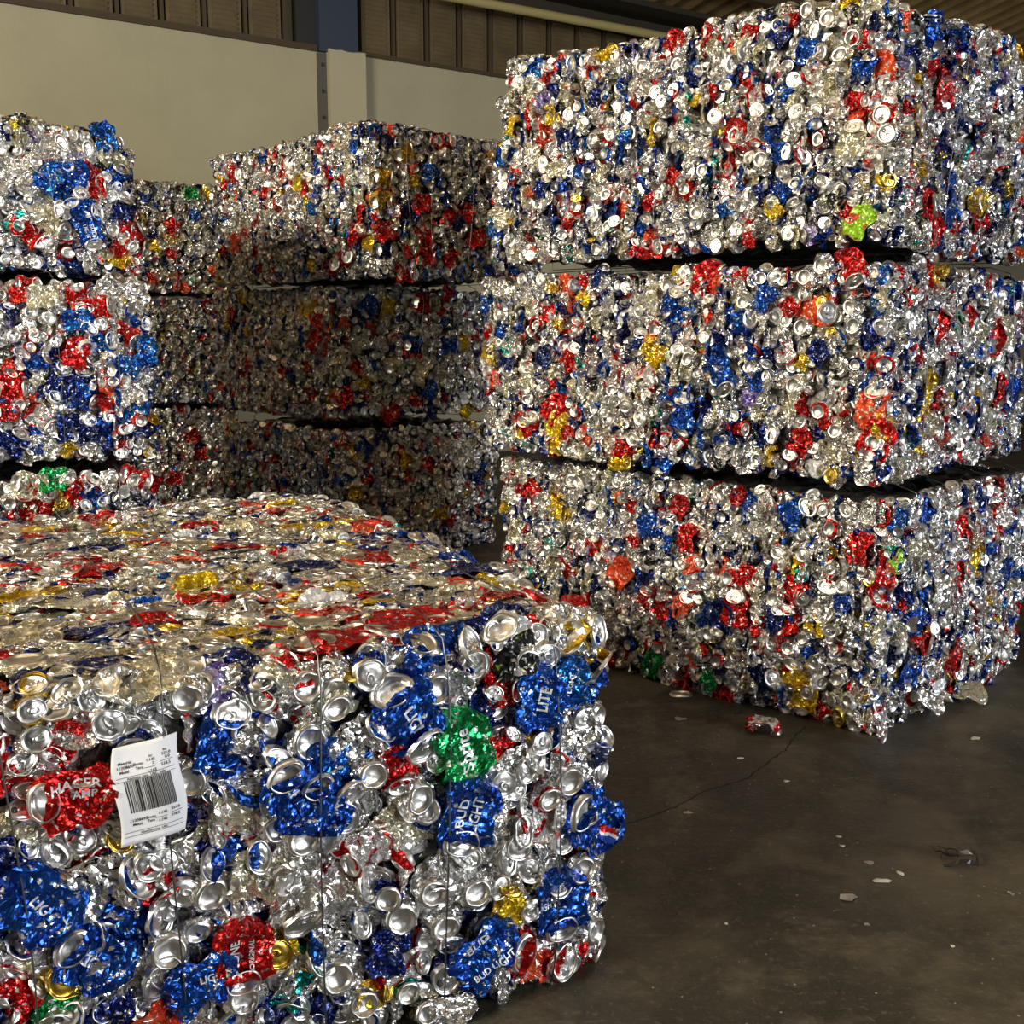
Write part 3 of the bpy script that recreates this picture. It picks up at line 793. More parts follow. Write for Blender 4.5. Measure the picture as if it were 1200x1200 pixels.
   (0.763, 0.074, 'R', 's', 1.23, 79), (0.925, 0.037, 'B', 's', 1.27, 80), (0.994, 0.126, 'R', 's', 1.11, -65), (1.034, 0.203, 'B', 's', 1.39, 86),
   (0.757, 0.02, 'Y', 's', 1.03, 5), (0.73, 0.179, 'S', 'b', 0.97, -105), (0.858, 0.194, 'S', 'l', 1.08, -58), (0.782, 0.221, 'S', 'l', 1.08, 36),
   (0.52, 0.274, 'S', 'l', 0.98, -96), (0.714, 0.181, 'S', 'l', 1.05, 176), (0.842, 0.111, 'S', 'l', 1.08, 152), (1.069, 0.394, 'S', 'b', 1.08, 63),
   (1.027, 0.431, 'S', 'l', 1.08, -168), (1.248, 0.522, 'B', 's', 1.29, 0), (1.182, 0.334, 'B', 's', 1.34, -54), (1.274, 0.577, 'S', 'b', 1.08, 179),
   (1.516, 0.58, 'Y', 'l', 0.87, 90), (1.48, 0.555, 'O', 's', 1.4, -10), (1.412, 0.561, 'R', 's', 0.75, -56), (1.466, 0.652, 'S', 'b', 1.08, 5),
   (1.516, 0.684, 'S', 'b', 1.08, 119), (1.448, 0.497, 'S', 'b', 1.08, 84), (1.59, 0.504, 'S', 'b', 1.08, 66), (1.588, 0.558, 'S', 'b', 1.06, 119),
   (1.63, 0.481, 'N', 's', 1.18, 29), (1.528, 0.454, 'W', 's', 0.94, 39), (1.597, 0.681, 'R', 's', 1.3, -66), (1.409, 0.312, 'C', 'b', 1.08, 66),
   (1.391, 0.246, 'C', 's', 0.79, 82), (1.481, 0.414, 'N', 's', 0.93, 60), (1.435, 0.386, 'Y', 's', 0.67, 60), (1.675, 0.386, 'r', 'b', 1.08, 11),
   (1.638, 0.252, 'O', 's', 1.4, 83), (1.389, 0.09, 'R', 'l', 1.08, 12), (1.412, 0.125, 'R', 's', 1.06, 61), (1.296, 0.145, 'N', 's', 1.3, 4),
   (1.524, 0.023, 'S', 'l', 1.08, 59), (1.665, 0.155, 'R', 's', 1.37, 62), (1.657, 0.147, 'S', 'b', 1.08, -53), (1.534, 0.174, 'S', 'b', 1.08, 1),
   (1.506, 0.202, 'R', 's', 0.65, 12), (1.481, 0.233, 'r', 'b', 1.08, -3), (1.336, 0.589, 'B', 's', 0.96, 47), (1.286, 0.37, 'S', 'b', 1.08, -127),
   (1.221, 0.169, 'R', 's', 0.85, -15), (0.124, 0.363, 'N', 's', 0.85, 76), (0.091, 0.541, 'S', 'l', 0.97, 62), (0.224, 0.668, 'S', 'l', 1.01, 70),
   (0.313, 0.672, 'S', 'l', 0.97, 92), (0.015, 0.395, 'Y', 's', 1.2, 83), (0.052, 0.293, 'O', 's', 0.86, 76), (0.02, 0.488, 'R', 's', 0.78, 51),
   (0.193, 0.134, 'R', 's', 1.12, 18),
  ],
  'front': [
   (0.396, 0.673, 'R', 's', 1.22, 94), (0.476, 0.635, 'Y', 's', 1.31, 94), (0.365, 0.291, 'Y', 's', 1.4, 74), (0.489, 0.252, 'R', 's', 1.02, 74),
   (0.5, 0.495, 'R', 's', 1.4, 74), (0.356, 0.481, 'N', 's', 1.4, 74), (0.829, 0.661, 'r', 'b', 1.08, 24), (0.912, 0.465, 'R', 's', 1.4, 35),
   (0.615, 0.495, 'G', 's', 1.22, 73), (0.995, 0.277, 'R', 's', 1.32, 73), (1.091, 0.257, 'B', 's', 1.4, 33), (0.793, 0.192, 'B', 's', 1.37, 33),
   (1.043, 0.481, 'C', 's', 1.4, 96), (0.867, 0.25, 'S', 'b', 1.08, -18), (1.153, 0.624, 'B', 's', 1.4, 34), (0.308, 0.697, 'S', 'b', 1.08, 177),
   (0.145, 0.533, 'S', 'b', 1.08, -174), (0.826, 0.02, 'S', 'b', 1.08, 111), (0.527, 0.337, 'S', 's', 1.4, 74),
  ],
 },
 'R1': {
  'left': [
   (0.319, 0.607, 'Y', 's', 1.26, 65), (0.126, 0.654, 'R', 's', 1.0, 76), (0.186, 0.653, 'R', 's', 1.15, -37), (0.575, 0.474, 'R', 's', 1.01, 78),
   (0.868, 0.596, 'B', 's', 1.31, 7), (0.937, 0.55, 'B', 's', 0.97, 69), (0.368, 0.525, 'S', 'l', 1.08, 29), (0.729, 0.388, 'O', 's', 1.4, 48),
   (0.811, 0.435, 'S', 'l', 1.08, -117), (1.032, 0.57, 'R', 's', 1.12, 80), (0.995, 0.675, 'R', 's', 0.98, 58), (1.438, 0.712, 'B', 's', 1.4, 33),
   (1.435, 0.449, 'R', 's', 1.21, -29), (1.618, 0.02, 'C', 's', 1.4, 15), (1.518, 0.073, 'Y', 's', 1.26, 82), (1.389, 0.574, 'S', 'l', 1.08, 6),
   (1.566, 0.679, 'r', 'b', 1.08, 63), (1.62, 0.739, 'S', 'l', 1.08, -37), (1.473, 0.589, 'S', 'l', 1.08, -101), (1.381, 0.529, 'S', 'l', 1.08, -82),
   (1.37, 0.414, 'S', 'b', 1.08, -117), (1.603, 0.497, 'S', 'l', 1.08, -154), (1.22, 0.344, 'R', 's', 1.4, 87, [('Coca', 0.02, -0.02, 0, 0, 'w')]), (1.164, 0.309, 'N', 's', 1.4, 81),
   (1.292, 0.308, 'R', 's', 1.03, 61), (1.37, 0.341, 'N', 's', 0.98, 71), (1.41, 0.349, 'R', 's', 1.31, 82), (1.111, 0.241, 'C', 'b', 1.08, -39),
   (1.441, 0.25, 'S', 'b', 1.08, 162), (1.325, 0.115, 'N', 's', 1.3, 13), (1.529, 0.106, 'S', 'l', 1.08, -97), (1.547, 0.205, 'S', 'l', 1.08, -88),
   (1.459, 0.149, 'Y', 's', 1.4, 82), (1.144, 0.146, 'r', 'b', 1.08, 47), (1.198, 0.455, 'r', 'b', 1.08, 91), (1.254, 0.473, 'R', 's', 0.88, 61),
   (1.001, 0.47, 'S', 'l', 1.08, -14), (1.099, 0.056, 'G', 's', 0.9, -37), (0.85, 0.065, 'G', 's', 1.11, 60), (1.221, 0.068, 'S', 'b', 1.08, 119),
   (1.159, 0.02, 'R', 's', 1.07, -3), (1.447, 0.02, 'S', 'b', 1.08, -20), (1.576, 0.02, 'R', 's', 1.18, -15), (1.527, 0.348, 'Y', 's', 1.1, 63),
   (0.995, 0.315, 'O', 's', 1.11, 60), (0.917, 0.262, 'R', 's', 1.01, -38), (1.326, 0.248, 'r', 's', 1.07, 12), (1.639, 0.168, 'S', 'b', 1.08, -130),
   (1.547, 0.439, 'S', 's', 1.4, 72), (1.659, 0.627, 'R', 's', 1.17, 73), (0.667, 0.283, 'S', 'l', 1.08, 6), (0.775, 0.218, 'S', 'b', 1.08, 41),
   (0.835, 0.313, 'R', 's', 1.1, 69), (0.446, 0.68, 'S', 's', 1.4, 55), (0.528, 0.604, 'N', 's', 0.95, 56), (0.788, 0.537, 'R', 's', 0.9, 57),
   (0.318, 0.737, 'S', 'b', 1.08, -154), (0.39, 0.674, 'W', 's', 1.31, 65), (1.047, 0.477, 'O', 's', 0.94, 25), (1.271, 0.722, 'B', 's', 0.92, 81),
   (1.229, 0.747, 'R', 's', 0.85, 32), (1.71, 0.02, 'S', 'b', 0.98, -150),
  ],
  'front': [
   (0.247, 0.302, 'R', 's', 1.4, -43), (0.426, 0.082, 'H', 's', 1.4, 52), (0.705, 0.497, 'Y', 's', 1.4, 95), (0.61, 0.594, 'R', 's', 1.23, 75),
   (0.201, 0.599, 'C', 's', 1.4, 37), (0.156, 0.67, 'S', 'b', 1.08, -19), (0.045, 0.717, 'b', 's', 1.01, 38), (0.206, 0.383, 'B', 's', 1.4, 22),
   (0.533, 0.461, 'R', 's', 1.4, 35), (0.476, 0.204, 'R', 's', 1.28, 33), (0.01, 0.558, 'R', 's', 1.37, 76), (0.01, 0.484, 'r', 's', 1.09, 76),
   (0.202, 0.179, 'B', 's', 1.4, 53), (0.043, 0.594, 'L', 's', 0.87, 37), (0.649, 0.308, 'R', 's', 1.25, 75), (0.593, 0.436, 'S', 'b', 1.08, -79),
   (0.373, 0.546, 'W', 's', 1.4, 75), (0.469, 0.696, 'S', 'b', 1.08, 2), (0.701, 0.653, 'S', 'l', 1.08, 174), (1.02, 0.599, 'B', 's', 1.32, 75),
   (0.975, 0.408, 'B', 's', 1.31, 33), (0.253, 0.721, 'B', 's', 1.24, 54), (0.786, 0.373, 'S', 's', 1.4, 75), (0.322, 0.451, 'S', 's', 1.4, 75),
  ],
 },
 'M3': {
  'left': [
   (0.246, 0.652, 'R', 's', 1.4, -6), (0.271, 0.249, 'O', 's', 1.4, 75), (0.391, 0.305, 'R', 's', 1.02, 66), (0.506, 0.354, 'R', 's', 1.0, 67),
   (0.593, 0.16, 'R', 's', 1.4, -35), (0.995, 0.519, 'Y', 's', 1.35, 77), (0.847, 0.546, 'O', 's', 1.15, 38), (1.179, 0.673, 'R', 's', 0.88, 69),
   (1.304, 0.553, 'R', 's', 1.25, 40), (1.432, 0.238, 'R', 's', 1.39, 31), (1.51, 0.191, 'Y', 's', 1.4, 84), (1.494, 0.326, 'R', 's', 1.04, 71),
   (1.595, 0.42, 'O', 's', 1.01, 71), (1.307, 0.121, 'R', 's', 1.4, -3), (1.205, 0.086, 'R', 's', 1.4, -3), (1.075, 0.494, 'R', 's', 1.09, 69),
   (0.321, 0.391, 'S', 'b', 1.08, 145), (0.534, 0.724, 'B', 's', 1.09, 36), (0.942, 0.323, 'C', 's', 1.22, 68), (1.5, 0.656, 'b', 's', 0.84, 70),
   (0.767, 0.244, 'N', 's', 0.97, 68), (0.932, 0.144, 'C', 'b', 1.08, -11), (1.198, 0.585, 'B', 's', 1.06, 39), (0.125, 0.625, 'R', 's', 1.06, 35),
   (0.067, 0.655, 'Y', 's', 1.04, 65), (0.186, 0.18, 'N', 's', 1.4, 37), (0.607, 0.486, 'R', 's', 1.21, 37), (1.513, 0.073, 'S', 'b', 1.08, -97),
   (1.38, 0.419, 'N', 's', 0.87, 70), (1.11, 0.399, 'Y', 's', 0.82, 69), (0.779, 0.426, 'R', 's', 0.86, 68), (0.426, 0.525, 'R', 's', 0.9, 66),
  ],
  'front': [
   (0.078, 0.497, 'Y', 's', 1.4, 5), (0.222, 0.376, 'N', 's', 1.4, 54), (0.36, 0.528, 'B', 's', 1.4, 64), (0.324, 0.384, 'R', 's', 1.4, 4),
   (0.498, 0.332, 'R', 's', 1.4, 64), (0.6, 0.362, 'R', 's', 1.15, 53), (0.055, 0.239, 'R', 's', 1.4, 4), (0.16, 0.033, 'R', 's', 1.4, 2),
   (0.032, 0.146, 'N', 's', 1.4, 3), (0.455, 0.717, 'R', 's', 1.4, 7), (0.789, 0.645, 'Y', 's', 1.21, 64), (0.107, 0.116, 'S', 'l', 1.08, 177),
   (0.331, 0.126, 'R', 's', 1.4, 3), (0.519, 0.135, 'R', 's', 1.23, 53), (0.679, 0.233, 'R', 's', 1.4, 3), (0.332, 0.213, 'R', 's', 1.4, 3),
   (0.13, 0.659, 'N', 's', 1.4, 7), (0.453, 0.567, 'S', 'b', 1.08, 57), (0.216, 0.627, 'Y', 's', 1.34, 28), (0.059, 0.384, 'Y', 's', 1.4, 5),
   (0.693, 0.346, 'S', 's', 1.4, 4),
  ],
 },
 'M2': {
  'left': [
   (1.135, 0.558, 'R', 's', 1.26, 70), (1.014, 0.606, 'Y', 's', 1.28, 69), (0.324, 0.3, 'R', 's', 1.37, 52), (0.798, 0.285, 'R', 's', 1.4, 42),
   (0.49, 0.328, 'B', 's', 1.23, 41), (0.167, 0.578, 'R', 's', 1.0, 66), (0.297, 0.701, 'Y', 's', 1.4, 15), (0.914, 0.616, 'Y', 's', 0.8, 69),
   (1.088, 0.43, 'R', 's', 1.4, 55),
  ],
  'front': [
   (0.209, 0.614, 'B', 's', 1.4, 43), (0.32, 0.625, 'Y', 's', 1.35, 76), (0.071, 0.53, 'O', 's', 1.0, 54), (0.198, 0.198, 'Y', 's', 1.4, 64),
   (0.014, 0.126, 'R', 's', 1.37, 32), (0.153, 0.43, 'S', 's', 1.4, 16), (0.526, 0.643, 'R', 's', 1.39, 1), (0.716, 0.694, 'R', 's', 1.4, 64),
   (0.391, 0.311, 'C', 's', 1.4, 23), (0.55, 0.25, 'C', 's', 1.4, 52), (0.485, 0.419, 'B', 's', 1.4, 0), (0.503, 0.39, 'R', 's', 1.4, -1),
   (0.731, 0.403, 'B', 's', 1.4, 7), (0.631, 0.159, 'B', 's', 1.29, 52), (0.566, 0.108, 'R', 's', 1.4, -2), (0.824, 0.427, 'Y', 's', 1.4, 76),
   (0.341, 0.227, 'S', 'l', 1.08, -76), (0.377, 0.735, 'S', 'l', 1.08, 156), (0.103, 0.657, 'S', 'b', 1.08, -151), (0.674, 0.02, 'N', 's', 1.4, 76),
   (0.348, 0.026, 'R', 's', 1.4, 31), (0.927, 0.022, 'Y', 's', 1.34, 51), (0.121, 0.293, 'R', 's', 1.2, 53),
  ],
 },
 'M1': {
  'left': [
   (0.119, 0.729, 'Y', 's', 1.4, 67), (0.433, 0.647, 'R', 's', 1.4, 43),
  ],
  'front': [
   (0.179, 0.67, 'B', 's', 1.4, 52), (0.109, 0.652, 'Y', 's', 1.4, -57), (0.048, 0.717, 'R', 's', 1.28, 53), (0.074, 0.442, 'Y', 's', 1.26, 86),
   (0.508, 0.498, 'R', 's', 1.4, 76), (0.744, 0.245, 'Y', 's', 1.4, -3), (0.881, 0.36, 'S', 's', 1.4, 50), (0.65, 0.536, 'R', 's', 1.4, 51),
   (0.491, 0.574, 'Y', 's', 1.4, 76), (0.014, 0.519, 'b', 's', 1.4, 52), (0.01, 0.617, 'W', 's', 1.4, 53), (1.021, 0.425, 'N', 's', 1.4, 76),
   (0.186, 0.503, 'R', 's', 1.01, 52), (0.322, 0.708, 'N', 's', 1.4, 13),
  ],
 },
 'L3': {
  'front': [
   (0.835, 0.362, 'b', 's', 1.4, 42), (0.884, 0.299, 'B', 's', 1.4, -63), (0.971, 0.171, 'B', 's', 1.4, -74, [('BUD', 0.019, 0, 0.009, 0, 'w'), ('LIGHT', 0.0161, 0, -0.011, 0, 'w')]), (0.953, 0.244, 'B', 's', 1.4, 3),
   (0.945, 0.375, 'B', 's', 1.4, 14), (1.157, 0.555, 'b', 's', 1.4, -83), (0.812, 0.253, 'C', 's', 1.4, -8), (0.824, 0.198, 'C', 's', 1.4, -30),
   (0.768, 0.153, 'R', 's', 1.4, -53), (0.974, 0.318, 'S', 'l', 1.08, 165), (0.935, 0.407, 'S', 'b', 1.08, -20), (1.127, 0.38, 'B', 'l', 1.08, 175),
   (1.16, 0.382, 'B', 's', 1.4, 59), (1.136, 0.314, 'S', 'l', 1.08, -146), (1.176, 0.316, 'S', 'l', 1.08, -151), (1.195, 0.46, 'C', 's', 1.4, -39),
   (1.042, 0.388, 'R', 's', 1.07, -29), (1.056, 0.342, 'R', 's', 1.13, 3), (0.786, 0.413, 'S', 'b', 1.08, -16), (0.718, 0.216, 'T', 's', 1.4, 59),
   (0.709, 0.183, 'R', 'b', 1.08, 115), (0.87, 0.091, 'R', 'l', 1.08, -5), (0.81, 0.132, 'S', 'b', 1.08, -132), (1.092, 0.115, 'R', 's', 0.86, 59),
   (1.195, 0.171, 'R', 's', 1.4, 31), (1.195, 0.137, 'R', 's', 1.4, -19), (1.159, 0.118, 'S', 'b', 1.08, -146), (1.089, 0.071, 'Y', 's', 0.99, -19),
   (0.908, 0.025, 'N', 's', 1.4, 12), (1.166, 0.254, 'N', 's', 1.4, 77), (0.757, 0.347, 'S', 's', 1.4, 59), (1.079, 0.176, 'S', 'b', 1.08, -127),
   (0.818, 0.105, 'S', 'b', 1.08, 69), (1.016, 0.479, 'S', 's', 1.4, 4), (0.888, 0.469, 'S', 's', 1.4, 33),
  ],
 },
 'L2': {
  'front': [
   (0.727, 0.72, 'R', 's', 1.04, 1), (0.7, 0.671, 'R', 's', 0.92, 1), (0.784, 0.663, 'C', 's', 1.4, -10), (0.922, 0.652, 'R', 's', 1.4, -74),
   (0.99, 0.62, 'R', 's', 1.4, 11), (0.727, 0.591, 'S', 'l', 1.08, 69), (0.788, 0.591, 'S', 'l', 1.08, -33), (0.674, 0.516, 'S', 'l', 1.08, -158),
   (1.002, 0.553, 'R', 'l', 1.08, 141), (0.908, 0.576, 'b', 's', 1.28, 0), (0.993, 0.499, 'b', 's', 1.4, 0), (0.933, 0.509, 'B', 's', 1.38, 59),
   (1.098, 0.516, 'R', 's', 1.12, -32), (1.15, 0.696, 'S', 'b', 1.08, 178), (1.195, 0.697, 'S', 'b', 1.08, -93), (1.15, 0.56, 'B', 's', 1.15, 0),
   (0.933, 0.469, 'H', 'b', 1.08, 22), (0.894, 0.452, 'R', 's', 1.4, 59), (0.676, 0.412, 'R', 's', 1.34, 59), (0.737, 0.427, 'B', 's', 1.4, 15),
   (0.815, 0.433, 'N', 's', 1.4, -44), (0.823, 0.326, 'N', 's', 1.37, 77), (0.751, 0.301, 'B', 's', 0.82, -1), (0.902, 0.325, 'N', 's', 1.39, 77),
   (0.909, 0.274, 'B', 's', 1.3, -23), (1.031, 0.332, 'r', 'b', 1.08, -8), (1.041, 0.332, 'O', 's', 1.4, -1), (1.084, 0.389, 'b', 's', 1.4, -1),
   (1.108, 0.216, 'b', 's', 1.4, -2), (1.111, 0.279, 'W', 's', 1.4, -2), (1.187, 0.45, 'b', 's', 1.4, 77), (1.02, 0.253, 'R', 's', 1.13, -2),
   (0.799, 0.287, 'S', 'l', 1.08, -59), (0.654, 0.314, 'R', 's', 1.4, -1), (0.634, 0.248, 'b', 's', 0.92, -2), (0.633, 0.222, 'R', 's', 0.92, -2),
   (0.674, 0.247, 'S', 'b', 1.08, 38), (0.753, 0.194, 'r', 's', 1.4, -45), (0.916, 0.188, 'S', 'l', 1.08, -40), (1.008, 0.202, 'S', 'l', 1.08, 86),
   (1.062, 0.183, 'R', 's', 1.39, -64), (1.139, 0.173, 'r', 'b', 1.08, -153), (0.837, 0.15, 'N', 's', 1.4, 8), (0.913, 0.137, 'N', 's', 1.4, 8),
   (0.988, 0.151, 'B', 's', 1.4, 8), (1.085, 0.112, 'N', 's', 1.4, -24), (0.639, 0.099, 'N', 's', 1.4, 49), (0.7, 0.096, 'S', 'l', 1.08, -168),
   (0.732, 0.121, 'B', 's', 1.36, 59), (1.058, 0.044, 'S', 'l', 1.08, 18), (1.06, 0.079, 'R', 's', 0.81, -3), (0.751, 0.076, 'S', 's', 1.4, -3),
   (1.006, 0.064, 'N', 's', 1.15, 18), (1.171, 0.137, 'N', 's', 1.22, 58), (0.839, 0.072, 'Y', 's', 0.81, 39), (1.148, 0.655, 'S', 's', 1.4, 58),
   (1.052, 0.694, 'S', 's', 1.4, 59),
  ],
 },
 'L1': {
  'front': [
   (0.692, 0.626, 'R', 's', 1.4, 77), (0.821, 0.674, 'Y', 's', 1.4, -56), (0.769, 0.687, 'R', 's', 1.06, -4), (0.732, 0.72, 'C', 's', 1.4, -15),
   (0.936, 0.75, 'S', 'l', 1.08, 54), (0.827, 0.75, 'G', 's', 1.39, -3), (1.12, 0.75, 'R', 's', 1.4, -14), (1.112, 0.723, 'S', 'b', 1.08, 34),
   (0.919, 0.694, 'R', 's', 1.4, 48), (0.972, 0.67, 'B', 's', 1.15, -46), (0.922, 0.632, 'N', 'l', 1.08, 127), (0.778, 0.626, 'R', 's', 0.89, 77),
   (1.178, 0.719, 'R', 's', 1.19, 58), (1.032, 0.75, 'S', 'b', 1.08, 135), (1.109, 0.678, 'K', 's', 1.14, -4), (1.024, 0.728, 'S', 'b', 1.08, -57),
   (0.652, 0.652, 'S', 'b', 1.08, -2), (0.872, 0.745, 'S', 'b', 1.08, -159),
  ],
 },
 'D3': {
  'front': [
   (0.954, 0.479, 'R', 's', 1.4, 49), (1.103, 0.555, 'b', 's', 1.2, 77), (0.944, 0.276, 'R', 's', 1.4, 68), (1.106, 0.117, 'S', 'b', 1.08, -15),
   (0.848, 0.313, 'Y', 's', 1.22, 59), (1.18, 0.703, 'Y', 's', 1.4, 58), (1.092, 0.698, 'G', 's', 1.19, 3),
  ],
 },
 'D1': {
  'front': [
   (0.996, 0.762, 'R', 's', 1.4, -2), (1.047, 0.576, 'R', 's', 1.4, -63), (1.102, 0.451, 'R', 's', 1.4, -3), (0.913, 0.276, 'R', 's', 1.4, -4),
  ],
 },
}
BALES = [
 {'key': 'FG', 'O': (-0.8736, 1.5048, 0), 'yaw': 0.49044, 'dims': (1.2, 1.78, 0.76), 'faces': {'front': 1.05, 'top': 1.0, 'right': 0.8}, 'seed': 11, 'label': 'low can bale nearest the camera with a white barcode tag on its front', 'kw': {'hi': True, 'split': True, 'woff': 0.026, 'wires': [1.07, 0.836, 0.6, 0.352, 0.12], 'bulge': 0.02, 'spacing': (0.05, 0.048), 'csize': 1.0}},
 {'key': 'R1', 'O': (1.17, 3.33, 0), 'yaw': 0.77318, 'dims': (1.2, 1.76, 0.8), 'faces': {'left': 1, 'front': 1, 'right': 0.6}, 'seed': 21, 'label': 'bottom bale of the right-hand stack, standing on the floor with loose flaps at its foot', 'kw': {'split': True, 'wires': [0.17, 0.42, 0.72, 0.98], 'bulge': 0.026, 'fedge': 0.35, 'rnd': 0.035}},
 {'key': 'R2', 'O': (1.12, 3.33, 0.82), 'yaw': 0.82903, 'dims': (1.28, 1.68, 0.71), 'faces': {'left': 1, 'front': 1, 'right': 0.5}, 'seed': 22, 'label': 'middle bale of the large right-hand stack, between two others', 'kw': {'split': True, 'wires': [0.3, 0.55, 0.8, 1.05], 'bulge': 0.026, 'fedge': 0.5, 'rnd': 0.035}},
 {'key': 'R3', 'O': (1.09, 3.34, 1.555), 'yaw': 0.85521, 'dims': (1.34, 1.5, 0.75), 'faces': {'left': 1, 'front': 1, 'right': 0.5, 'top': 0.5}, 'seed': 23, 'label': 'topmost bale of the right-hand stack, reaching the upper edge of the photo', 'kw': {'split': True, 'fedge': 0.85, 'wires': [0.35, 0.6, 0.85, 1.08], 'bulge': 0.04, 'rnd': 0.04}},
 {'key': 'M1', 'O': (-0.95, 5.86, 0), 'yaw': 0.76794, 'dims': (1.2, 1.26, 0.79), 'faces': {'left': 1, 'front': 1}, 'seed': 31, 'label': 'bottom bale of the middle stack, mostly in shadow behind the near bale', 'kw': {'wires': [0.25, 0.5, 0.72, 0.95], 'bulge': 0.03}},
 {'key': 'M2', 'O': (-0.93, 5.86, 0.825), 'yaw': 0.76794, 'dims': (1.2, 1.27, 0.74), 'faces': {'left': 1, 'front': 1}, 'seed': 32, 'label': 'middle bale of the central stack, shaded by the bale on top of it', 'kw': {'wires': [0.28, 0.52, 0.76, 1.0], 'bulge': 0.03}},
 {'key': 'M3', 'O': (-0.69, 5.56, 1.57), 'yaw': 0.76794, 'dims': (1.2, 1.6, 0.76), 'faces': {'left': 1, 'front': 1, 'top': 0.7}, 'seed': 33, 'label': 'topmost bale of the middle stack, its long left face brightly lit', 'kw': {'wires': [0.22, 0.36, 0.62, 0.9], 'bulge': 0.03, 'rnd': 0.035}},
 {'key': 'L1', 'O': (-2.5186, 3.8148, 0), 'yaw': 0.49044, 'dims': (1.2, 1.7, 0.755), 'faces': {'front': 1, 'right': 0.6}, 'seed': 41, 'label': 'bottom bale of the left stack, just showing above the near bale', 'kw': {'split': True, 'bulge': 0.03}},
 {'key': 'L2', 'O': (-2.5336, 3.9148, 0.775), 'yaw': 0.49044, 'dims': (1.2, 1.7, 0.74), 'faces': {'front': 1, 'right': 0.6}, 'seed': 42, 'label': 'middle bale of the left stack, bright silver and blue', 'kw': {'split': True, 'bulge': 0.03}},
 {'key': 'L3', 'O': (-2.6086, 4.0348, 1.53), 'yaw': 0.49044, 'dims': (1.2, 1.7, 0.58), 'faces': {'front': 1, 'right': 0.6, 'top': 0.6}, 'seed': 43, 'label': 'topmost bale of the left stack, at the left edge of the photo', 'kw': {'split': True, 'bulge': 0.03}},
 {'key': 'D1', 'O': (-3.225, 7.2606, 0), 'yaw': 0.49044, 'dims': (1.4, 1.5, 0.79), 'faces': {'front': 0.95, 'right': 0.6}, 'seed': 51, 'label': 'bottom bale of the dark stack in the gap between left and middle stacks', 'kw': {'bulge': 0.02}},
 {'key': 'D2', 'O': (-3.205, 7.2606, 0.8), 'yaw': 0.49044, 'dims': (1.4, 1.5, 0.76), 'faces': {'front': 0.95, 'right': 0.6}, 'seed': 52, 'label': 'middle bale of the dark stack in the gap behind the left stack', 'kw': {'bulge': 0.02}},
 {'key': 'D3', 'O': (-3.195, 7.2806, 1.57), 'yaw': 0.49044, 'dims': (1.4, 1.5, 0.76), 'faces': {'front': 0.95, 'right': 0.6, 'top': 0.6}, 'seed': 53, 'label': 'topmost bale of the dark stack, its top just below the pale wall', 'kw': {'bulge': 0.02}},
]


for B in BALES:
    hero = HERO.get(B['key'], {})
    kw = dict(B['kw'])
    bl = Bale('can_bale', B['O'], B['yaw'], B['dims'], B['faces'], B['seed'], B['label'], hero, **kw)
    if B['key'] == 'FG': FG = bl
    if B['key'] == 'R1': R1 = bl

# torn and flattened cans hanging out at the feet of two bales
def loose(bl, wp, eul, code, sc, idx=0):
    Mi = (Matrix.Translation(bl.root.location) @ Matrix.Rotation(bl.root.rotation_euler.z, 4, 'Z')).inverted()
    body, lid = part_meshes(True, 's', FLAT[idx], True)
    o = bpy.data.objects.new('crushed_can', body); link(o, bl.root)
    from mathutils import Euler
    o.matrix_local = Mi @ Matrix.Translation(wp) @ Euler([math.radians(a) for a in eul]).to_matrix().to_4x4() @ Matrix.Diagonal((sc[0], sc[1], sc[2], 1))
    o.material_slots[0].link = 'OBJECT'; o.material_slots[0].material = MATS[code]
    o['label'] = 'torn %s can hanging loose' % CNAME[code]
    link(bpy.data.objects.new('can_lid', lid), o)
loose(R1, (1.63, 3.70, .045), (25, 10, -25), 'C', (1.1, 1.3, .4), 0)
loose(R1, (1.42, 3.50, .07), (60, 35, 20), 'S', (1.2, .8, .4), 1)
loose(R1, (1.17, 3.27, .085), (80, 72, 30), 'r', (1.2, .7, .45), 2)
loose(FG, (-.02, 1.93, .045), (84, 78, 28), 'S', (.8, .35, .3), 0)
loose(FG, (-.12, 1.86, .035), (80, 10, 28), 'S', (1.1, .7, .4), 1)


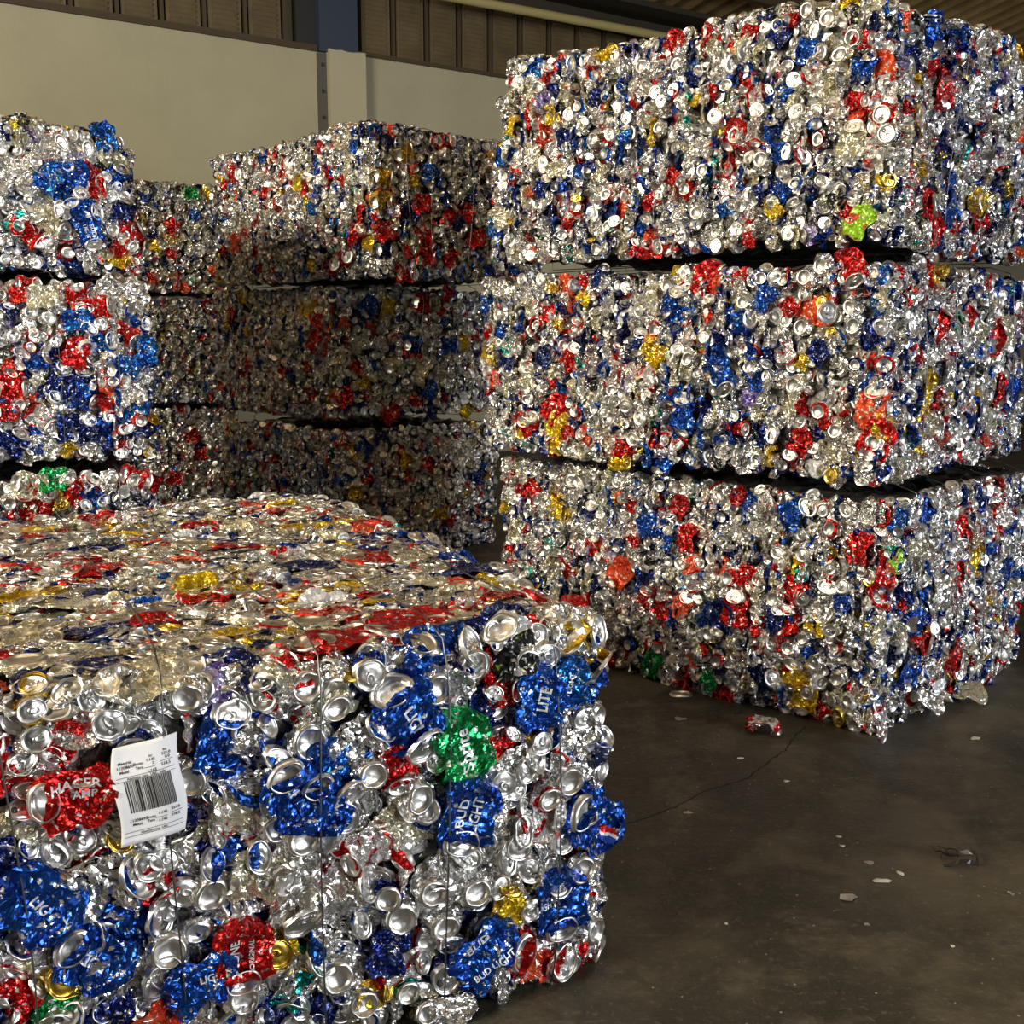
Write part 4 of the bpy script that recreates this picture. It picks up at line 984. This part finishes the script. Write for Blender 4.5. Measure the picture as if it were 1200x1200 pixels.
# ------------------------------------------------------------------ paper tag on the near bale
def paper_tag(bl):
    W_, H_ = .098, .160
    cx, cz = (0.323, 0.575)
    cx -= .006; cz += .012
    M = Matrix.Translation((cx, -.046, cz)) @ Matrix.Rotation(math.radians(-1), 4, 'Y') @ Matrix.Rotation(math.radians(-5), 4, 'X')
    def surf(x, z):
        # sheet curls: lower left and top right corners lift
        return Vector((x - .004 * math.sin(z * 40), -.006 * math.sin(x * 45 + .6) - .004 * math.cos(z * 35) - .05 * abs(x * z) * 6, z + .11 * x))
    bm = bmesh.new(); nx, nz = 16, 24
    g = []
    for i in range(nx + 1):
        row = []
        for j in range(nz + 1):
            x = (i / nx - .5) * W_; z = (j / nz - .5) * H_
            x *= 1 + .05 * math.cos(z / H_ * PI)
            row.append(bm.verts.new(M @ surf(x, z)))
        g.append(row)
    for i in range(nx):
        for j in range(nz): bm.faces.new((g[i][j], g[i + 1][j], g[i + 1][j + 1], g[i][j + 1]))
    r = bmesh.ops.extrude_face_region(bm, geom=bm.faces[:])
    for v in r['geom']:
        if isinstance(v, bmesh.types.BMVert): v.co.y += .0006
    sheet = bm_obj('paper_tag', bm, flat_mat('tag_paper', (.84, .85, .88), .55), bl.root, smooth=True)
    sheet['label'] = 'white paper tag with a barcode'
    bm = bmesh.new(); rg = random.Random(5); x = -.034
    while x < .036:
        w = rg.choice([.0008, .0012, .0018, .0026])
        z0, z1 = -.028, .024; n = 8
        for k in range(n):
            za, zb = z0 + (z1 - z0) * k / n, z0 + (z1 - z0) * (k + 1) / n
            vs = [bm.verts.new(M @ (surf(xx, zz) + Vector((0, -.0008, 0)))) for xx, zz in ((x, za), (x + w, za), (x + w, zb), (x, zb))]
            bm.faces.new(vs)
        x += w + rg.choice([.0009, .0011, .0018])
    bm_obj('barcode', bm, INK['k'], sheet)
    def line(x0, x1, z, th=.0007):
        bm = bmesh.new(); n = 6
        for k in range(n):
            a, b_ = x0 + (x1 - x0) * k / n, x0 + (x1 - x0) * (k + 1) / n
            bm.faces.new([bm.verts.new(M @ (surf(xx, zz) + Vector((0, -.0008, 0)))) for xx, zz in ((a, z), (b_, z), (b_, z + th), (a, z + th))])
        return bm
    bm = bmesh.new()
    def add(b2):
        me = bpy.data.meshes.new('x'); b2.to_mesh(me); b2.free(); bm.from_mesh(me); bpy.data.meshes.remove(me)
    def words(t, size, x, z):
        b2 = text_bm(t, size, .004)
        for v in b2.verts: v.co = M @ (surf(v.co.x + x, v.co.y + z) + Vector((0, -.0009, 0)))
        add(b2)
    words('Material', .0062, -.030, .053); words('11208697', .0066, -.029, .046); words('Metal', .0062, -.031, .039)
    words('Bruto', .0062, -.010, .0475); words('Tara', .0062, -.009, .041)
    words('kg', .0055, .008, .056); words('1.145', .0062, .008, .050); words('2', .0062, .012, .044); words('1.143', .0066, .009, .033)
    words('lbs', .0055, .030, .060); words('521.0', .0062, .032, .054); words('0.0', .0062, .034, .048); words('518.5', .0066, .031, .038)
    words('Aluminio cans  UBC  bale', .0055, 0, .0275)
    bm_obj('lettering', bm, INK['k'], sheet); bm = bmesh.new()
    for a in ((-.002, .014, .0385), (.022, .042, .043), (-.044, .044, .0305), (-.044, .044, .0245)): add(line(*a))
    bm_obj('printed_rule', bm, INK['k'], sheet); bm = bmesh.new()
    words('11208697', .0066, -.024, -.041); words('Metal', .0062, -.026, -.048); words('Bruto', .0062, -.006, -.041); words('Tara', .0062, -.006, -.047)
    words('1.145', .0062, .012, -.038); words('1.143', .0062, .012, -.050); words('521.0', .0062, .032, -.036); words('518.5', .0062, .032, -.047)
    words('Aluminio cans  UBC', .0050, 0, -.063)
    bm_obj('lettering', bm, INK['k'], sheet); bm = bmesh.new()
    for a in ((.0, .019, -.045), (.024, .042, -.042), (-.044, .044, -.0595), (-.044, .044, -.0665)): add(line(*a))
    bm_obj('printed_rule', bm, INK['k'], sheet)
paper_tag(FG)

# ------------------------------------------------------------------ floor
def floor_mat():
    m, nt, b = new_mat('worn_dark_concrete')
    geo = N(nt, 'ShaderNodeTexCoord').outputs['Object']
    big = noise(nt, geo, 1.3, 5, .65); mid = noise(nt, geo, 5, 6, .65); fine = noise(nt, geo, 60, 4, .7)
    c = ramp(nt, big, [(.36, (.013, .0115, .007)), (.50, (.030, .026, .016)), (.62, (.072, .060, .038))])
    c2 = mixc(nt, math_node(nt, 'MULTIPLY', ramp(nt, mid, [(.50, 0.0), (.68, 1.0)]), .6), c, (.135, .110, .072))
    c3 = mixc(nt, math_node(nt, 'MULTIPLY', ramp(nt, fine, [(.56, 0.0), (.72, 1.0)]), .45), c2, (.20, .17, .12))
    st = N(nt, 'ShaderNodeMapping'); st.inputs['Scale'].default_value = (2.5, 14, 1); st.inputs['Rotation'].default_value = (0, 0, .7)
    nt.links.new(geo, st.inputs[0])
    sc = ramp(nt, noise(nt, st.outputs[0], 1.6, 5, .7), [(.62, 0.0), (.70, 1.0)])
    c4 = mixc(nt, math_node(nt, 'MULTIPLY', sc, .22), c3, (.24, .20, .14))
    spk = N(nt, 'ShaderNodeTexVoronoi'); spk.inputs['Scale'].default_value = 22; nt.links.new(geo, spk.inputs['Vector'])
    sp = math_node(nt, 'LESS_THAN', spk.outputs['Distance'], .055)
    c5 = mixc(nt, math_node(nt, 'MULTIPLY', sp, .6), c4, (.45, .42, .35))
    nt.links.new(c5, b.inputs['Base Color'])
    rr = ramp(nt, mid, [(.3, .48), (.7, .72)]); nt.links.new(rr, b.inputs['Roughness'])
    bp = N(nt, 'ShaderNodeBump'); bp.inputs['Strength'].default_value = .6; bp.inputs['Distance'].default_value = .006
    nt.links.new(math_node(nt, 'ADD', fine, mid), bp.inputs['Height']); nt.links.new(bp.outputs[0], b.inputs['Normal'])
    return m
bm = bmesh.new(); box_bm(bm, (-9, -8, -.15), (14, 22, 0)); structure(bm_obj('floor', bm, floor_mat()))

# crack / joint line in the floor, a shallow dark filled groove
def crack():
    key = [(.20, 2.60), (.30, 2.72), (.42, 2.80), (.55, 2.93), (.70, 3.03), (.80, 3.17), (.86, 3.24), (.92, 3.36), (1.00, 3.48)]
    rg = random.Random(3); pts = []
    for (a, b_) in zip(key, key[1:]):
        for k in range(8):
            t = k / 8; pts.append(Vector((a[0] + (b_[0] - a[0]) * t + rg.uniform(-.004, .004), a[1] + (b_[1] - a[1]) * t + rg.uniform(-.004, .004), .0006)))
    bm = bmesh.new(); pv = None
    for i, p in enumerate(pts[:-1]):
        d = (pts[i + 1] - p).normalized(); s_ = Vector((-d.y, d.x, 0)) * rg.uniform(.0015, .0045)
        v = (bm.verts.new(p + s_), bm.verts.new(p - s_))
        if pv: bm.faces.new((pv[0], pv[1], v[1], v[0]))
        pv = v
    structure(bm_obj('trim_1', bm, flat_mat('crack_dirt', (.012, .010, .007), .9)))
crack()

# ------------------------------------------------------------------ building shell
WA = math.atan2(.562, .827)          # direction of the back wall
WO = Vector((-1.6, 11.0, 0))
def wall_obj(name, bm, mat):
    o = bm_obj(name, bm, mat); o.location = WO; o.rotation_euler = (0, 0, WA); return structure(o)
def plaster(name, col, dirt):
    m, nt, b = new_mat(name)
    geo = N(nt, 'ShaderNodeTexCoord').outputs['Object']
    c = mixc(nt, ramp(nt, noise(nt, geo, 1.3, 5, .6), [(.35, 0.0), (.7, 1.0)]), tuple(x * .88 for x in col), col)
    sp = ramp(nt, noise(nt, geo, 14, 6, .75), [(.66, 0.0), (.74, 1.0)])
    sep = N(nt, 'ShaderNodeSeparateXYZ'); nt.links.new(geo, sep.inputs[0])
    top = math_node(nt, 'MULTIPLY', sp, ramp(nt, math_node(nt, 'MULTIPLY', sep.outputs[2], .25), [(.78, .15), (.99, 1.0)]))
    c = mixc(nt, math_node(nt, 'MULTIPLY', top, .8), c, dirt)
    nt.links.new(c, b.inputs['Base Color']); b.inputs['Roughness'].default_value = .85
    bp = N(nt, 'ShaderNodeBump'); bp.inputs['Strength'].default_value = .3; bp.inputs['Distance'].default_value = .01
    nt.links.new(noise(nt, geo, 30, 5, .7), bp.inputs['Height']); nt.links.new(bp.outputs[0], b.inputs['Normal'])
    return m
M_PLASTER = plaster('painted_masonry', (.43, .40, .28), (.06, .05, .035))
M_PILAST = plaster('painted_pilaster', (.47, .435, .305), (.08, .065, .045))
# masonry with a ragged top edge
def ragged(name, x0, x1, y0, y1, z0, z1, mat, amp=.03, seed=1):
    rg = random.Random(seed); bm = bmesh.new(); n = max(2, int((x1 - x0) / .06)); pv = None
    for i in range(n + 1):
        x = x0 + (x1 - x0) * i / n; z = z1 + rg.uniform(-amp, amp) * (.5 + .5 * math.sin(i * .7))
        v = [bm.verts.new(p) for p in ((x, y0, z0), (x, y0, z), (x, y1, z), (x, y1, z0))]
        if pv:
            for k in range(4): bm.faces.new((pv[k], pv[(k + 1) % 4], v[(k + 1) % 4], v[k]))
        else: bm.faces.new(v)
        pv = v
    bm.faces.new(pv)
    return wall_obj(name, bm, mat)
ragged('wall_back', -6, 14, 0, .25, 0, 3.97, M_PLASTER, .022)
ragged('trim_2', -.22, .16, -.10, 0, 0, 3.96, M_PILAST, .02, 4)
bm = bmesh.new(); box_bm(bm, (-.31, -.03, 0), (-.22, .0, 3.92)); wall_obj('trim_3', bm, flat_mat('dark_joint', (.10, .095, .085), .9))
bm = bmesh.new()
for k in range(16): box_bm(bm, (-.275, -.045, .2 + k * .24), (-.255, -.03, .23 + k * .24))
wall_obj('trim_4', bm, flat_mat('joint_stubs', (.03, .028, .025), .9))
bm = bmesh.new(); box_bm(bm, (2.9, -.012, 0), (14, .0, 3.93)); wall_obj('trim_5', bm, plaster('older_paint', (.36, .335, .25), (.06, .05, .035)))
# blue painted steel column above the pilaster
def col_bm():
    bm = bmesh.new()
    box_bm(bm, (-.30, -.06, 3.93), (.10, .02, 6.2)); 
    return bm
o = wall_obj('column', col_bm(), flat_mat('blue_grey_paint', (.028, .045, .075), .55))
bm = bmesh.new(); box_bm(bm, (-.50, .02, 3.93), (-.30, .16, 6.2)); wall_obj('trim_6', bm, flat_mat('column_dark_side', (.018, .018, .018), .6))  # dark side of the column, a separate near-black box
# upper cladding: brown louvred panels between battens
M_CLAD = None
def clad_mat():
    m, nt, b = new_mat('brown_cladding')
    geo = N(nt, 'ShaderNodeTexCoord').outputs['Object']
    n = noise(nt, geo, 3, 5, .7); n2 = noise(nt, geo, 24, 5, .7)
    c = ramp(nt, n, [(.3, (.085, .060, .026)), (.7, (.165, .120, .056))])
    c = mixc(nt, math_node(nt, 'MULTIPLY', ramp(nt, n2, [(.5, 0.0), (.7, 1.0)]), .5), c, (.05, .035, .018))
    nt.links.new(c, b.inputs['Base Color']); b.inputs['Roughness'].default_value = .65
    return m
M_CLAD = clad_mat(); M_BATT = flat_mat('dark_batten', (.06, .042, .02), .7)
bm = bmesh.new(); box_bm(bm, (-6, .10, 3.9), (14, .2, 6.2))
x = -5.9
xs_clad = []
while x < 13.5:
    if not (-.62 < x < -.0):
        box_bm(bm, (x, .02, 3.96), (x + .31, .09, 6.2))
        for k in range(20):
            z = 4.02 + k * .045
            M_ = Matrix.Translation((x + .15, .012, z)) @ Matrix.Rotation(.5, 4, 'X')
            box_bm(bm, (-.115, -.006, -.016), (.115, .008, .016), M_)
        xs_clad.append(x)
    x += .38
wall_obj('wall_back_cladding', bm, M_CLAD)
bm = bmesh.new()
for x in xs_clad:
    box_bm(bm, (x + .33, .0, 3.95), (x + .36, .10, 6.2))
box_bm(bm, (-6, -.03, 3.93), (-.31, .10, 3.985)); box_bm(bm, (.11, -.03, 3.955), (14, .10, 3.99))
wall_obj('trim_7', bm, M_BATT)

# eave beam and roof
bm = bmesh.new(); box_bm(bm, (.1, -.22, 4.62), (14, -.02, 4.74)); box_bm(bm, (.1, -.5, 4.80), (14, -.02, 4.86))
wall_obj('beam', bm, flat_mat('dark_eave_steel', (.035, .03, .02), .6))
def pipe_mesh():
    pts = [(-.4 + i * .4, 0, 0) for i in range(14)]
    return tube_mesh('eave_pipe', pts, .045, flat_mat('cream_pipe_paint', (.42, .36, .16), .45), 14, False)
pm = pipe_mesh(); po = obj('eave_pipe', pm)
ptp = WO + Vector((math.cos(WA) * .9 + math.sin(WA) * .42, math.sin(WA) * .9 - math.cos(WA) * .42, 4.52))
po.location = ptp; po.rotation_euler = (0, -.012, WA)
tag(po, 'cream painted pipe running along the eave above the brown cladding', 'pipe')

def roof_mat():
    m, nt, b = new_mat('corrugated_roof_sheet')
    geo = N(nt, 'ShaderNodeTexCoord').outputs['Object']
    n = noise(nt, geo, 2, 5, .65)
    c = ramp(nt, n, [(.3, (.26, .17, .07)), (.7, (.60, .42, .20))])
    nt.links.new(c, b.inputs['Base Color']); b.inputs['Roughness'].default_value = .42; b.inputs['Metallic'].default_value = .55
    return m
bm = bmesh.new()
nx, ny = 400, 2
# in the wall frame: x along the wall, y towards the hall is negative; sheet rises away from the eave
gx = [-9 + 26 * i / nx for i in range(nx + 1)]
rows_ = [(.3, 4.86), (-9, 6.6), (-20, 8.4)]
prev = None
for (yy, zz) in rows_:
    row = [bm.verts.new((xx, yy, zz + .022 * math.sin(i * PI / 2))) for i, xx in enumerate(gx)]
    if prev:
        for i in range(nx): bm.faces.new((prev[i], prev[i + 1], row[i + 1], row[i]))
    prev = row
ro = wall_obj('ceiling', bm, roof_mat())
sol = ro.modifiers.new('thickness', 'SOLIDIFY'); sol.thickness = .01
# purlins under the sheet
for k, yy in enumerate((-1.0, -2.6, -4.2)):
    bm = bmesh.new(); zz = 4.86 + (6.6 - 4.86) * (.3 - yy) / 9.3
    box_bm(bm, (-9, yy - .04, zz - .20), (17, yy + .04, zz - .04))
    wall_obj('roof_purlin', bm, M_BATT)

# side walls of the hall, out of frame: they only close the building
M_SIDE = plaster('side_wall_paint', (.30, .28, .21), (.06, .05, .035))
bm = bmesh.new(); box_bm(bm, (-7.2, -8, 0), (-7, 14, 3.2)); structure(bm_obj('wall_left', bm, M_SIDE))
bm = bmesh.new(); box_bm(bm, (9.5, -8, 0), (9.7, 22, 6)); structure(bm_obj('wall_right', bm, M_SIDE))

# ------------------------------------------------------------------ litter on the floor
def litter_can(loc, kind, code, idx, rz, label, cat='can', scale=1.0, tiltx=0):
    pr = PROTO[True][kind][idx]
    me = proto_mesh(pr, 'crushed_can', [0, 1], {0: MATS[code], 1: M_ALU})
    lid = proto_mesh(pr, 'can_lid', [2, 3], {2: M_ALU, 3: M_DARK})
    o = obj('crushed_can', me); zmin = pr['P'][:, 2].min() * scale
    o.location = (loc[0], loc[1], -zmin + .001); o.rotation_euler = (tiltx, 0, rz); o.scale = (scale,) * 3
    l = obj('can_lid', lid, o)
    tag(o, label, cat)
    return o
litter_can((.828, 3.395), 's', 'r', FLAT[0], -.42, 'flattened red and white can lying on the floor before the right-hand stack')

def scrap(name, loc, r, mat, label, cat, seed, flat=.2, n=10, aspect=1.0, rz=0):
    rg = random.Random(seed); bm = bmesh.new(); top = []; bot = []
    for i in range(n):
        a = 2 * PI * i / n; rr = r * rg.uniform(.6, 1.1)
        x, y = rr * math.cos(a) * aspect, rr * math.sin(a); x, y = x * math.cos(rz) - y * math.sin(rz), x * math.sin(rz) + y * math.cos(rz)
        z = r * flat * rg.uniform(0, 1)
        top.append(bm.verts.new((x, y, z + .0012))); bot.append(bm.verts.new((x, y, z)))
    ct = bm.verts.new((rg.uniform(-.2, .2) * r, rg.uniform(-.2, .2) * r, r * flat * 1.2 + .001)); cb = bm.verts.new((0, 0, r * flat * .6))
    for i in range(n):
        j = (i + 1) % n
        bm.faces.new((top[i], top[j], ct)); bm.faces.new((bot[j], bot[i], cb)); bm.faces.new((top[j], top[i], bot[i], bot[j]))
    o = bm_obj(name, bm, mat); o.location = (loc[0], loc[1], 0.0005)
    return tag(o, label, cat)
M_FOIL = alu_mat('foil_scrap', (.75, .74, .70), .35, .4); M_PAPER = flat_mat('paper_scrap', (.55, .53, .46), .8)
SCR = [
 (0.573, 3.522, 0.022, 'f', 'dull foil scrap on the floor below the squashed can end', 'scrap', 797, 1.3, 0.1),
 (1.504, 3.342, 0.018, 'p', 'pale paper scrap on the floor furthest to the right', 'scrap', 1143, 1.4, 0.2),
 (0.708, 3.178, 0.012, 'p', 'tiny pale scrap on the floor below the flattened red can', 'scrap', 868, 1.4, 0),
 (0.482, 2.792, 0.012, 'f', 'small bright scrap on the floor crack, nearest the tagged bale', 'scrap', 806, 1.5, 0),
 (0.805, 3.004, 0.01, 'p', 'tiny scrap on the floor under the corner of the right-hand stack', 'scrap', 921, 1.3, 0),
 (0.886, 2.507, 0.013, 'f', 'light scrap directly above the two paper bits in the open floor', 'scrap', 1018, 1.6, 0),
 (0.888, 2.418, 0.017, 'p', 'long white paper bit, left one of a side-by-side pair on the open floor', 'scrap', 1033, 1.7, 0),
 (0.946, 2.455, 0.014, 'p', 'small white bit, right one of a side-by-side pair on the open floor', 'scrap', 1055, 0.8, 0.4),
 (0.779, 2.338, 0.022, 'f', 'greyish flat foil scrap lowest of the scraps on the open floor', 'scrap', 992, 1.5, 0.1),
 (0.854, 2.649, 0.009, 'p', 'tiny upper speck of two close specks in the middle of the floor', 'scrap', 983, 1.2, 0),
 (0.847, 2.597, 0.009, 'p', 'tiny lower speck of two close specks in the middle of the floor', 'scrap', 987, 1.2, 0),
 (1.172, 2.358, 0.014, 'f', 'crooked pale scrap on the floor at the right edge of the photo', 'scrap', 1185, 0.5, 0.3),
 (0.946, 2.139, 0.007, 'p', 'small white speck low on the right of the floor', 'scrap', 1116, 1, 0),
 (0.79, 2.224, 0.008, 'f', 'tiny glinting scrap low on the floor below the grey foil', 'scrap', 1016, 1.2, 0),
 (0.477, 2.228, 0.006, 'p', 'tiny speck of paper low on the floor beside the near bale', 'scrap', 851, 1, 0),
]
for (x_, y_, r_, kind_, lab, cat_, sd, asp, rz_) in SCR:
    scrap('foil_scrap' if kind_ == 'f' else 'paper_scrap', (x_, y_), r_ * .78, M_FOIL if kind_ == 'f' else M_PAPER, lab, cat_, sd, aspect=asp, rz=rz_)

# flat lid ring at the foot of the right stack
def ring_lid(loc):
    prof = [(.004, .002), (.018, .002), (.0215, .001), (.024, .004), (.026, .0075), (.0285, .007), (.029, .004), (.033, .003), (.034, .001)]
    bm = bmesh.new(); n = 32; pv = None
    for r, z in prof:
        row = [bm.verts.new((r * 1.25 * math.cos(2 * PI * i / n), r * math.sin(2 * PI * i / n), z + .0015 * math.sin(3 * 2 * PI * i / n))) for i in range(n)]
        if pv:
            for i in range(n): bm.faces.new((pv[i], pv[(i + 1) % n], row[(i + 1) % n], row[i]))
        else: bm.faces.new(row)
        pv = row
    o = bm_obj('can_end', bm, M_ALU, smooth=True); o.location = (loc[0], loc[1], .001)
    tag(o, 'squashed round can end lying at the foot of the right-hand stack', 'can end')
ring_lid((.615, 3.775))

# dark crumpled strap scrap
def strap():
    rg = random.Random(8)
    sol = bmesh.new(); n = 22; pv = None
    for i in range(n):
        t = i / (n - 1); a = -2.4 + 4.4 * t
        p = Vector((.045 * math.cos(a) * 1.2, .03 * math.sin(a), .006 + .014 * math.sin(t * 7) ** 2))
        w = .011 * (1 - abs(t - .5)); u = Vector((0, 0, 1)) * w + Vector((rg.uniform(-.3, .3), .4, 0)) * .012
        v = (sol.verts.new(p - u * .4 + Vector((0, 0, .004))), sol.verts.new(p + u))
        if pv: sol.faces.new((pv[0], pv[1], v[1], v[0]))
        pv = v
    o = bm_obj('rubber_scrap', sol, flat_mat('black_rubber', (.012, .010, .008), .35)); o.location = (1.10, 2.50, 0)
    m = o.modifiers.new('t', 'SOLIDIFY'); m.thickness = .003
    # loose ends
    for k in range(3):
        pts = [(-.03 + .02 * k + .01 * math.sin(j), .02 + .012 * j, .006 + .012 * abs(math.sin(j * 1.1 + k))) for j in range(5)]
        o2 = obj('cord', tube_mesh('cord', pts, .0018, o.data.materials[0], 5, False), o)
    tag(o, 'small curled black rubber scrap with cord ends lying alone on the open floor', 'scrap')
strap()

# ------------------------------------------------------------------ light
def area(name, loc, target, sx, sy, energy, col):
    l = bpy.data.lights.new(name, 'AREA'); l.shape = 'RECTANGLE'; l.size = sx; l.size_y = sy; l.energy = energy; l.color = col
    o = bpy.data.objects.new(name, l); link(o); o.location = loc
    d = Vector(target) - Vector(loc); o.rotation_euler = d.to_track_quat('-Z', 'Y').to_euler()
    return o
# wide loading door to the right behind the camera (cool daylight), high side opening on the left (warm daylight), weak overhead fill added to brighten the near bale's top
area('door_daylight', (7.4, -2.4, 1.6), (-.5, 4.0, .9), 4.4, 2.4, 640, (.93, .96, 1.0))
area('side_opening_daylight', (-6.3, -1.2, 3.6), (0.3, 4.6, 1.4), 3.6, 1.9, 1080, (1.0, .90, .69))
area('overhead_fill', (-.9, 1.2, 6.0), (-.7, 1.2, 0), 1.4, 2.4, 22, (1.0, .90, .72))
WCOL = (.55, .58, .60, 1); WSTR = .02; EXPO = 0.02

w = bpy.data.worlds.new('World'); scene.world = w; w.use_nodes = True
nt = w.node_tree; bg = nt.nodes['Background']
bg.inputs[0].default_value = WCOL; bg.inputs[1].default_value = WSTR

scene.view_settings.view_transform = 'Standard'; scene.view_settings.look = 'None'
scene.view_settings.gamma = 1; scene.view_settings.use_curve_mapping = False
scene.view_settings.exposure = EXPO
scene.cycles.use_denoising = True
scene.cycles.max_bounces = 7; scene.cycles.diffuse_bounces = 3; scene.cycles.glossy_bounces = 4; scene.cycles.sample_clamp_indirect = 6
